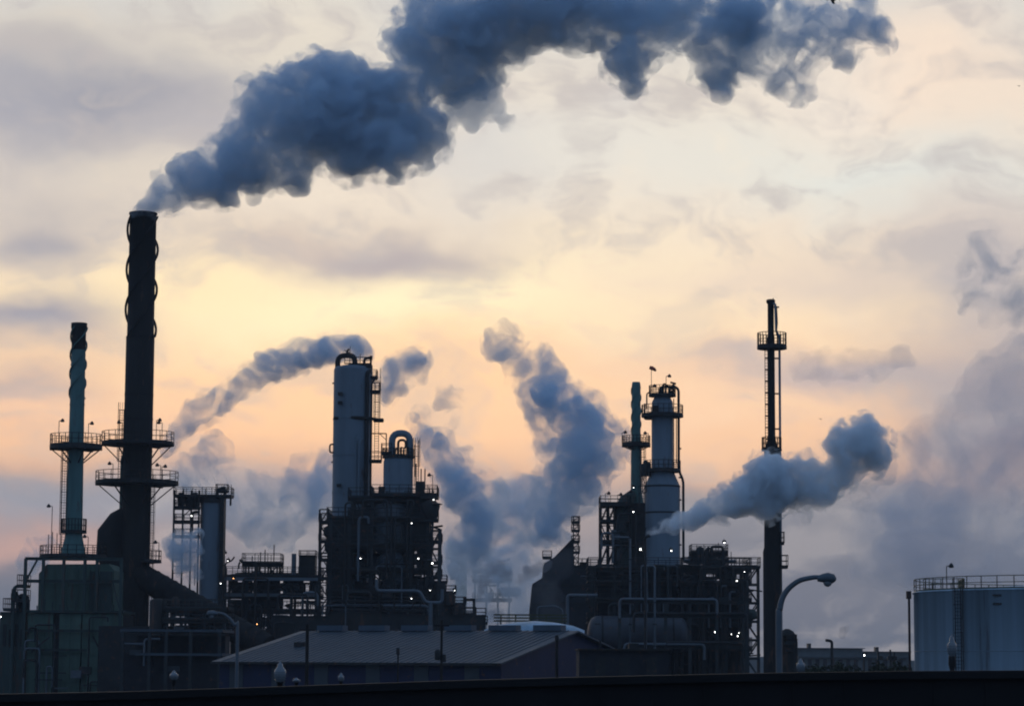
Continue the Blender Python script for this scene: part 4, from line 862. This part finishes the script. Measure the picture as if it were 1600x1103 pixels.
t = thing('switch_house', (X(975), y, 0), 'low black flat-roofed switch house right of the warehouse gable', 'building')
MB().box(X(905), X(1046), y, y + 8, 0, Z(1016)).build('wall', 'dkroof', t); MB().box(X(903), X(1048), y - .3, y + 8.3, Z(1016), Z(1013)).build('roof', 'brown', t)
for a in (930, 968, 1010): MB().box(X(a), X(a + 16), y - .08, y - .003, Z(1060), Z(1026)).build('door', 'steel', t)
MB().box(X(985), X(1000), y + 2, y + 3.5, Z(1013), Z(1004)).build('roof_unit', 'steel', t); MB().bar((X(940), y + 3, Z(1013)), (X(940), y + 3, Z(1000)), .12).build('vent_pipe', 'steel', t)
# utility poles on the near side of the warehouse
for px, tp, w_, lb in ((480, 975, 5.5, 'thick dark wooden pole against the warehouse roof, nearest its left end'), (690, 968, 4, 'dark wooden pole with a transformer against the middle of the warehouse roof')):
    f = Fr(170, px, 1000); t = thing('utility_pole', (f.x(px), 170, 0), lb, 'utility pole', 'dark poles before the warehouse')
    MB().lathe(f.x(px), 170, [(w_ * f.s * .62, 0), (w_ * f.s * .45, f.z(tp))], 14).build('pole', 'wood', t)
    MB().bar((f.x(px) - .5, 169.85, f.z(tp + 9)), (f.x(px) + .5, 169.85, f.z(tp + 9)), .1).build('crossarm', 'wood', t)
    if px == 690:
        MB().lathe(f.x(684), 169.9, [(.1, f.z(1031)), (.2, f.z(1029)), (.2, f.z(1017)), (.08, f.z(1014))], 12).build('transformer', 'steel', t); MB().lathe(f.x(694), 170, [(.13, f.z(1034)), (.15, f.z(1030)), (.13, f.z(1022))], 10).build('insulator', 'steel', t)
f = Fr(172, 622, 1020); t = thing('short_post', (f.x(622), 172, 0), 'short post with a small box against the warehouse roof between the two poles', 'post')
MB().bar((f.x(622), 172, 0), (f.x(622), 172, f.z(1012)), .1).build('post', 'wood', t); MB().box(f.x(619.5), f.x(624.5), 171.8, 172.05, f.z(1022), f.z(1012)).build('box', 'steel', t)
f = Fr(178, 870, 1020); t = thing('short_post', (f.x(870), 178, 0), 'thin dark post in front of the warehouse gable end', 'post'); MB().lathe(f.x(870), 178, [(.12, 0), (.1, f.z(992))], 8).build('post', 'wood', t); MB().lathe(f.x(870), 178, [(.14, f.z(1000)), (.14, f.z(994))], 8).build('cap', 'steel', t)
# ------------------------------------------------------------------ low buildings on the left
f = Fr(250, 270, 1000); s = f.s; X = f.x; Z = f.z; y = 250; rng = random.Random(4)
lb_ = thing('pump_house', (X(265), y, 0), 'low dark pump house with flat roofs left of the warehouse', 'building')
MB().box(X(192), X(348), y, y + 10, 0, Z(1021)).build('wall', 'dkroof', lb_)
for a, b, q in ((190, 350, 983), (215, 350, 1020)): MB().box(X(a), X(b), y - 1.2, y + 9, Z(q + 4), Z(q)).build('roof_slab', 'roof', lb_)
for q in (194, 236, 262, 300, 345): MB().ibeam((X(q), y - 1, 0), (X(q), y - 1, Z(987)), .3).build('column', 'beam', lb_)
MB().box(X(205), X(345), y + 4, y + 8, Z(1021), Z(992)).build('upper_wall', 'dkroof', lb_)
for a, b, q in ((203, 222, 1015), (262, 282, 1040)): MB().box(X(a), X(b), y - .14, y - .01, Z(q + 8), Z(q)).build('window', 'panel', lb_)
m = MB(); m.pipe([(X(195), y - .8, Z(1006)), (X(228), y - .8, Z(1006))], .12); m.pipe([(X(228), y - .9, Z(1040)), (X(228), y - .9, Z(998)), (X(252), y - .9, Z(998))], .12); m.build('pipe_run', 'galv', lb_)
rng = random.Random(9); f = Fr(275, 300, 960); s = f.s; X = f.x; Z = f.z; y = 275
lu = thing('compressor_station', (X(300), y, 0), 'dark compressor station with tanks and rails under the long inclined duct', 'process unit')
frame_unit(lu, [X(q) for q in (262, 290, 320, 350)], [y, y + 5], [Z(985), Z(966), Z(949)], rng, .85, brace=.2, w=.25, railh=.9, back=.7)
MB().lathe(X(243), y + 2, [(.9, 0), (.9, Z(938)), (.6, Z(935)), (.1, Z(934))], 20).build('vessel', 'brown', lu); MB().lathe(X(268), y + 3, [(.45, Z(960)), (.5, Z(935)), (.2, Z(931))], 14).build('vessel', 'brown', lu)
bb = MB().box(X(150), X(262), y + 2, y + 8, 0, Z(978)); bb.build('wall', 'steel', lu)
# ------------------------------------------------------------------ domed silo, far buildings at right
f = Fr(210, 1232, 1020); s = f.s; X = f.x; Z = f.z; y = 210
t = thing('silo', (X(1230), y, 0), 'small silo with rounded shoulders behind the foot of the street lamp', 'silo')
MB().lathe(X(1230), y, [(16.5 * s, 0), (16.5 * s, Z(1003)), (15 * s, Z(994)), (10 * s, Z(986)), (3 * s, Z(982))], 28).build('shell', 'brown', t)
for q in (998, 1020): MB().lathe(X(1230), y, [(17 * s, Z(q + 1)), (17 * s, Z(q))], 24).build('band', 'steel', t)
MB().box(X(1226), X(1238), y - 17 * s - .1, y - 17 * s, Z(1018), Z(1008)).build('vent', 'steel', t); box_platform(t, X(1224), X(1242), y - 1.3, y - .7, Z(1003), .6)
f = Fr(620, 1330, 1020); s = f.s; X = f.x; Z = f.z; y = 620
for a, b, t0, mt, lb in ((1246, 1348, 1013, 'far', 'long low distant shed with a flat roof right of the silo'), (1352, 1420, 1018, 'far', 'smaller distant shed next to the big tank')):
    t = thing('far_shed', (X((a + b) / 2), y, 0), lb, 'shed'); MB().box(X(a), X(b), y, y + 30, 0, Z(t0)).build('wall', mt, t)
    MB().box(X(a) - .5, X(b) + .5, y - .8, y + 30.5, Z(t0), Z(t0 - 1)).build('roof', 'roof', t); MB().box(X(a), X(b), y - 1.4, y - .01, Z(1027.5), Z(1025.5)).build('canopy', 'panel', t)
    for k in range(int((b - a) / 12)): MB().box(X(a + 4 + k * 12), X(a + 10 + k * 12), y - .1, y - .003, 0, Z(1030)).build('door', 'steel', t)
    MB().box(X(a + 18), X(a + 23), y + 2, y + 5, Z(t0 - .8), Z(t0 - 8)).build('roof_vent', 'steel', t)
f = Fr(300, 1300, 1020); X = f.x; Z = f.z
t = thing('vent_post', (X(1299), 300, 0), 'thick dark post with a bent head before the far sheds', 'post'); MB().pipe([(X(1300), 300, 0), (X(1300), 300, Z(1001)), (X(1291), 300, Z(1000))], .17, .3).build('pipe', 'steel', t); MB().box(X(1290), X(1293), 299.8, 300.2, Z(1002), Z(998)).build('cap', 'steel', t)
t = thing('yard_light', (X(1350), 300, 0), 'single lit yard light before the far sheds near the tank', 'lamp'); MB().bar((X(1350), 300, 0), (X(1350), 300, Z(1021)), .1).build('pole', 'steel', t); MB().ball((X(1350), 299.8, Z(1023)), .08).build('bulb', 'lit', t); MB().bar((X(1349), 300, Z(1021)), (X(1351), 300, Z(1021)), .2).build('lamp_head', 'steel', t)
for i, (px, tp) in enumerate(((1375, 1016), (1391, 1014), (1397, 1018))):
    t = thing('yard_post', (X(px), 300, 0), ['leftmost and leaning thin post beside the big tank', 'tallest of the thin posts beside the big tank', 'thin post nearest the big tank'][i], 'post', 'thin posts left of the tank')
    MB().bar((X(px), 300, 0), (X(px - (3 if i == 0 else 0)), 300, Z(tp)), .2).build('pole', 'steel', t); MB().box(X(px) - .3, X(px) + .3, 299.8, 300.2, Z(1030), Z(1024)).build('box', 'steel', t)
# scrub along the yard edge at right
sc = MB(); rg = random.Random(2)
for k in range(5200):
    px = rg.uniform(1236, 1424); yy = rg.uniform(238, 262); fq = W(px, 1040, yy); hmax = 7.6 + 1.5 * noise.noise(Vector((px * .05, yy * .1, 0))); z = rg.uniform(0, hmax) if rg.random() < .2 else hmax * rg.uniform(.75, 1)
    a = Vector((rg.uniform(-1, 1), rg.uniform(-1, 1), rg.uniform(-1, 1))).normalized() * .2; b = a.cross(Vector((rg.random(), rg.random(), 1))).normalized() * .14; p = Vector((fq.x, yy, z)); sc.add([p - a, p + b, p + a, p - b], [(0, 1, 2, 3)])
for k in range(60): px = 1238 + k * 3.1; fq = W(px, 1040, 250); sc.bar((fq.x, 250, 0), (fq.x + rg.uniform(-.6, .6), 250, 7), .15)
o = sc.build('scrub', paint('dark_foliage', (.03, .04, .022), .9, .4)); tag(o, 'dark scrub along the yard edge', kind='stuff'); del o['label']
# ------------------------------------------------------------------ street lamps
def street_lamp(Y, pts, head, base_px, lab, r0, r1):
    f = Fr(Y, base_px, 1000); t = thing('street_lamp', (f.x(base_px), Y, 0), lab, 'street lamp', 'curved street lamps')
    P = [Vector((f.x(a), Y, f.z(b))) for a, b in pts]; P[0].z = 0
    out = []
    for i in range(len(P) - 1):
        p0, p1, p2, p3 = P[max(i - 1, 0)], P[i], P[i + 1], P[min(i + 2, len(P) - 1)]
        for k in range(7):
            u = k / 7; out.append(.5 * ((2 * p1) + (p2 - p0) * u + (2 * p0 - 5 * p1 + 4 * p2 - p3) * u * u + (3 * p1 - p0 - 3 * p2 + p3) * u ** 3)) if i else out.append(p1.lerp(p2, u))
    out.append(P[-1]); n = len(out)
    MB().tube(out, [r0 + (r1 - r0) * (k / n) for k in range(n)], 12).build('pole', 'galv', t)
    hx, hz, d = f.x(head[0]), f.z(head[1]), (1 if head[0] > base_px else -1); u = head[2] * f.s
    h = MB().tube([(hx - d * u * .62, Y, hz + u * .02), (hx - d * u * .3, Y, hz + u * .06), (hx, Y, hz + u * .06), (hx + d * u * .35, Y, hz + u * .02), (hx + d * u * .5, Y, hz - u * .04)], [u * .17, u * .26, u * .34, u * .28, u * .1], 16).build('lamp_head', 'galv', t)
    MB().add(*[([Vector(v) * 1 for v in [(hx + u * .26 * v[0], Y + u * .25 * v[1], hz - u * .2 + u * .26 * min(v[2], .2)) for v in ICO2[0]]]), [tuple(int(i) for i in q) for q in ICO2[1]]], True).build('lens', 'glass', h)
street_lamp(95, [(1218, 1100), (1217, 1000), (1219, 950), (1228, 925), (1247, 908), (1268, 902), (1280, 901)], (1294, 904, 26), 1218, 'curved grey street lamp with a fat head right of the flare stack', .13, .08)
street_lamp(120, [(371, 1100), (371, 1000), (367, 978), (352, 961), (338, 957)], (330, 959, 15), 371, 'slim curved street lamp before the left end of the warehouse', .09, .055)
def acorn(px, py_t, py_b, w, Y, lab, dark=0.5):
    f = Fr(Y, px, py_t); u = w * f.s / 2; h = (f.z(py_t) - f.z(py_b)); z0 = f.z(py_b); cx = f.x(px)
    t = thing('globe_lamp', (cx, Y, 0), lab, 'street lamp', 'acorn globe lamps behind the wall')
    MB().lathe(cx, Y, [(u * .7, 0), (.1, .6), (.07, z0 - .5), (u * .35, z0 - .3)], 14).build('pole', 'castiron', t)
    zb = z0 + h * (1 - dark)
    MB().lathe(cx, Y, [(u * .35, z0 - .3), (u * .5, z0), (u * .8, zb * .4 + z0 * .6), (u * .72, zb)], 18).build('base_urn', 'castiron', t)
    gz = f.z(py_t) - zb; g_ = MB().lathe(cx, Y, [(u * .62, zb), (u * .95, zb + gz * .22), (u, zb + gz * .42), (u * .9, zb + gz * .55), (u * .62, zb + gz * .64), (u * .5, zb + gz * .7), (u * .42, zb + gz * .82), (u * .16, zb + gz * .9), (u * .09, zb + gz * .95), (.01, zb + gz)], 20).build('globe', 'glass', t)
    for k in range(4): MB().lathe(cx, Y, [(u * 1.0, zb + gz * (.1 + .11 * k)), (u * 1.02, zb + gz * (.12 + .11 * k))], 18).build('globe_ring', 'galv', g_)
acorn(438, 1031, 1066, 19, 92, 'whitish ribbed globe lamp before the warehouse wall, biggest of its kind', .96)
acorn(533, 1050, 1064, 10, 130, 'small pointed globe lamp low before the warehouse wall', .96)
acorn(463, 1058, 1066, 12, 140, 'barely visible low grey globe lamp right of the big whitish one', .96)
acorn(272, 1046, 1062, 14, 120, 'dim globe lamp before the pump house', .96)
acorn(1251, 1027, 1050, 14, 105, 'greenish globe lamp right of the curved grey street lamp foot', .96)
acorn(1487, 990, 1046, 15, 100, 'clear globe lamp on a black urn before the big tank', .62)
# ------------------------------------------------------------------ bird
def bird(px, py, Y, sp, lab):
    c = W(px, py, Y); t = MB().tube([c + Vector((-.5, 0, .05)) * sp, c + Vector((-.2, 0, .03)) * sp, c + Vector((.15, 0, 0)) * sp, c + Vector((.4, 0, .02)) * sp], [.02 * sp, .1 * sp, .12 * sp, .03 * sp], 8)
    for q in (-1, 1):
        a = [Vector((.15, 0, .02)), Vector((-.15, 0, .02)), Vector((-.35, q * .5, .28)), Vector((-.1, q * .55, .33)), Vector((.1, q * .9, .12)), Vector((-.2, q * .95, .1))]
        v = [c + p * sp for p in a]; v2 = [p + Vector((0, 0, .03 * sp)) for p in v]; t.add(v + v2, [(0, 1, 2, 3), (3, 2, 5, 4), (9, 8, 7, 6), (10, 11, 8, 9), (0, 3, 9, 6), (3, 4, 10, 9), (1, 7, 8, 2), (2, 8, 11, 5), (4, 5, 11, 10), (0, 6, 7, 1)])
    o = t.build('bird', 'black'); tag(o, lab, 'bird', 'birds in the sky'); o.rotation_euler = (.3, .5, .8)
bird(1300, 2, 180, .75, 'dark bird at the top edge above the thin end of the plume'); bird(1282, 655, 260, .22, 'tiny distant bird right of the flare stack above the blue steam'); bird(1592, 135, 260, .22, 'tiny distant bird near the right edge high in the sky')
# ------------------------------------------------------------------ smoke and steam
def plume(name, lst, Y, mat, label, vox, seed, depth=3, **k):
    edge = k.pop('edge', None); core = k.pop('core', 1.0)
    o = puff_mesh(name, px_spheres([(a[0], a[1], a[2] * core) + tuple(a[3:]) for a in lst], Y, depth, seed), mat, vox, seed, **k)
    if edge:
        k2 = dict(k)
        e = puff_mesh('torn_edge', px_spheres([(a[0], a[1], a[2] * edge[1]) + tuple(a[3:]) for a in lst], Y, depth, seed), edge[0], vox * 1.3, seed + 50, **k2)
        e.parent = o; e.location = (0, 0, 0)
    return tag(o, label, 'smoke', 'plumes of smoke and steam')
main_core = [(212,331,11),(222,329,16),(234,324,20),(247,317,26),(270,300,34),(300,275,42),(320,290,34),(345,262,46),(350,300,30),(390,240,54),(400,270,40),(425,170,58),(440,200,70),(450,250,46),(465,278,28),(470,130,50),(500,170,80),(535,125,50),(545,200,74),(570,150,50),(600,180,70),(612,225,56),(560,235,44),(650,215,52),(625,140,44),(675,195,34),
 (655,75,56),(660,130,40),(690,40,70),(700,110,54),(740,60,70),(750,120,40),(780,10,70),(800,50,52),(850,10,66),(900,20,58),(950,30,56),(985,90,44),(990,128,28),(1010,30,60),(1060,10,56),(1100,60,46),(1120,110,38),(1130,145,20),(1150,30,46)]
M1 = smoke_mat('main_smoke', .56, (.79, .885, .972), wisp=.985, nscale=.16, step=.2, lo=.35, hi=.58, dist=1.0)
E1 = smoke_mat('smoke_wisps', .38, (.74, .86, .97), wisp=1.0, nscale=.34, step=.22, lo=.45, hi=.68, dist=1.3)
E2 = smoke_mat('steam_wisps', .26, (.76, .87, .97), wisp=1.0, nscale=.26, step=.25, lo=.42, hi=.68, dist=1.3)
E5 = smoke_mat('bright_steam_wisps', .7, (.86, .93, .985), wisp=1.0, nscale=.6, step=.25, lo=.46, hi=.64, dist=1.4)
T1 = smoke_mat('torn_smoke', .34, (.72, .855, .972), wisp=1.0, nscale=.11, step=.2, lo=.40, hi=.66, dist=1.2)
M1b = smoke_mat('thin_smoke', .40, (.74, .84, .95), wisp=1.0, nscale=.24, step=.25)
K = dict(l2=26, l3=6, r2=(.2, .42), disp=.8, dscale=.5)
plume('smoke_plume', main_core, 300, M1, 'huge dark blue-grey plume pouring from the thick black chimney across the sky', .36, 3, 2, core=.93, edge=(E1, 1.14), **K)
plume('smoke_plume', [(1170,30,60),(1165,85,40),(1215,60,48),(1250,30,46),(1240,130,36),(1205,120,26),(1290,50,40),(1335,40,34),(1375,50,26),(1385,75,18),(1320,90,24),(1270,100,22),(1350,10,24)], 300, T1, 'ragged thin end of the main plume near the top edge', .36, 5, 2, core=.9, edge=(E1, 1.2), **K)
plume('smoke_plume', [(215,322,9),(225,300,10),(245,275,12),(262,255,12),(700,190,18),(720,165,28),(750,150,34),(770,170,22),(790,190,18),(740,185,20),(420,296,18),(400,306,16),(560,275,16),(620,280,16)], 301, T1, 'thin torn shreds trailing under and beside the main plume', .3, 6, 1, **K)
M2 = smoke_mat('steam', .52, (.74, .865, .975), wisp=.96, nscale=.22, step=.25, lo=.36, hi=.6, dist=.9)
M3 = smoke_mat('loose_steam', .32, (.77, .87, .965), wisp=1.0, nscale=.16, step=.25, lo=.4, hi=.68, dist=1.2)
M4 = smoke_mat('mist', .085, (.80, .85, .94), wisp=1.0, nscale=.09, step=.3, lo=.34, hi=.7, dist=1.0)
T2 = smoke_mat('shredded_smoke', .20, (.76, .86, .96), wisp=1.0, nscale=.10, step=.2, lo=.42, hi=.70, dist=1.4)
MV = smoke_mat('veil', .012, (.80, .87, .95), wisp=1.0, nscale=.14, step=.25, lo=.36, hi=.68, dist=1.0)
M5 = smoke_mat('bright_steam', 1.3, (.90, .95, .994), wisp=.97, nscale=.36, step=.18, lo=.33, hi=.6, dist=.8)
plume('steam_plume', [(256,704,12),(266,692,15),(282,674,18),(298,656,21),(314,642,23),(332,634,23),(355,620,22),(372,605,22),(395,590,24),(420,575,26),(445,568,24),(470,556,24),(495,552,24),(520,545,26),(545,545,26),(565,548,18)], 335, M2, 'slanting steam plume rising from behind the thick chimney to the tallest tower', .34, 11, 1, core=.98, edge=(E2, 1.2), **K)
plume('steam_plume', [(600,600,18),(615,580,26),(638,568,30),(655,560,18),(622,605,18),(604,620,12)], 345, M2, 'round steam puff right of the tallest tower head', .34, 12, 1, core=.86, edge=(E2, 1.2), **K)
plume('steam_plume', [(650,655,14),(662,680,20),(680,705,26),(700,730,34),(720,760,40),(740,790,40),(750,820,34),(735,850,40),(660,640,12),(690,690,20),(770,770,24)], 350, M2, 'steam column leaning right behind the arched pipe tower', .4, 13, 2, core=.82, edge=(E2, 1.25), **K)
plume('steam_plume', [(850,615,30),(862,632,40),(885,640,44),(905,665,46),(925,690,44),(900,710,50),(935,720,34),(885,750,48),(915,765,34),(875,785,40),(855,822,30),(878,838,18)], 385, M2, 'biggest middle steam column rising left of the slim right-hand chimney', .45, 14, 3, core=.8, edge=(E2, 1.3), **K)
plume('steam_plume', [(772,542,24),(800,556,30),(835,568,36),(852,598,38),(820,590,30),(862,580,26)], 388, M3, 'thin pale head above the biggest middle steam column', .45, 27, 3, **K)
plume('steam_plume', [(750,900,40),(790,930,46),(830,900,42),(850,945,40),(770,870,40),(810,865,40),(868,880,30)], 347, MV, 'low veil of mist over the stepped dark building', .5, 28, 3, **K)
plume('steam_plume', [(1395,705,18),(1385,738,20),(1345,770,24),(1305,795,20),(1260,800,16),(1410,690,10),(1290,700,14),(1265,725,12)], 256, E2, 'thin shreds trailing off the bright blue steam plume', .28, 29, 1, **K)
plume('steam_plume', [(785,535,36),(700,620,26),(690,660,30),(810,800,60),(770,860,50),(730,880,44),(820,880,50),(780,930,44),(740,940,36),(830,930,40),(760,960,30),(965,715,20),(985,712,14)], 405, M3, 'pale mist drifting up between the two groups of towers', .5, 15, 4, **K)
plume('steam_plume', [(390,800,40),(415,780,44),(440,790,36),(385,820,26),(410,830,30),(460,760,36),(480,740,36),(500,730,40),(470,800,40),(500,780,34),(440,840,30),(330,720,40),(300,740,34),(350,760,40)], 380, M3, 'low drifting steam between the absorber tower and the tallest tower', .5, 16, 4, **K)
plume('steam_plume', [(288,842,16),(283,858,20),(292,880,20),(272,868,14),(300,860,16),(300,897,14),(276,836,10),(305,838,12),(262,850,9)], 312, M2, 'pale blue steam puff above the inclined duct', .26, 17, 1, core=.9, edge=(E5, 1.25), **K)
plume('steam_plume', [(1012,836,6),(1021,832,9),(1034,827,11),(1048,821,13),(1062,815,14),(1080,810,17),(1098,803,19),(1118,796,23),(1135,785,27),(1160,775,30),(1180,765,34),(1195,740,32),(1210,728,24),(1215,765,38),(1240,760,36),(1262,750,34),(1200,795,20),(1285,765,30),(1300,745,28),(1320,735,28),(1325,695,34),(1350,690,38),(1368,705,30),(1372,725,20),(1310,680,16),(1335,660,12)], 255, M5, 'bright blue steam plume crossing in front of the flare stack', .28, 18, 1, core=.93, edge=(E5, 1.15), **K)
plume('smoke_plume', [(1470,760,60),(1500,700,70),(1560,640,80),(1580,720,80),(1540,800,80),(1450,840,70),(1400,800,50),(1600,600,60),(1500,860,70),(1600,850,80),(1380,870,60),(1430,700,36)], 420, M4, 'wide faint grey smoke bank above the big tank', .8, 19, 8, l2=30, l3=6, r2=(.2, .6), disp=2.5, dscale=.12)
plume('smoke_plume', [(1505,440,26),(1535,395,26),(1560,405,38),(1580,420,38),(1610,410,34),(1520,435,26),(1515,470,24),(1560,450,28),(1590,450,30),(1545,480,22),(1590,480,24)], 360, T2, 'broken dark wisps of smoke at the right edge high above the tank', .4, 20, 1, l2=30, l3=6, r2=(.2, .6), disp=2.2, dscale=.2)
plume('smoke_plume', [(1250,575,24),(1290,572,30),(1330,565,30),(1370,570,28),(1410,560,22)], 420, M4, 'long faint flat smoke streak right of the flare stack top', .5, 22, 1, **K)
MD = smoke_mat('dark_smoke', .30, (.35, .37, .42), wisp=.98, nscale=.3, step=.3)
plume('smoke_plume', [(762,905,13),(750,915,10),(766,890,12),(782,885,12),(775,953,13),(763,962,10),(830,890,12),(850,880,12),(815,905,10),(790,900,7)], 358, MD, 'small dark smoke scraps low in the mist before the far unit', .22, 23, 1, **K)
plume('smoke_plume', [(1313,992,6),(1317,986,6),(1322,978,5),(1325,968,4)], 420, MD, 'tiny dark smoke puff over the far sheds', .22, 24, .5, **K)
plume('steam_plume', [(1208,467,3),(1211,465,2.6),(1216,466,2.4),(1221,468,1.8)], 262, M3, 'faint wisp at the flare stack tip', .1, 25, .1, l2=10, l3=3, disp=.1, dscale=2)
plume('smoke_plume', [(60,860,26),(45,880,22),(80,850,16)], 420, M3, 'faint pinkish smoke wisp left of the boiler house', .4, 26, 1, **K)
# ------------------------------------------------------------------ dusk air
hz = MB().box(-1320, 1320, -70, 1720, -2, 130).build('haze', smoke_mat('dusk_air', .00013, (.75, .84, .95), aniso=.0)); tag(hz, kind='stuff')
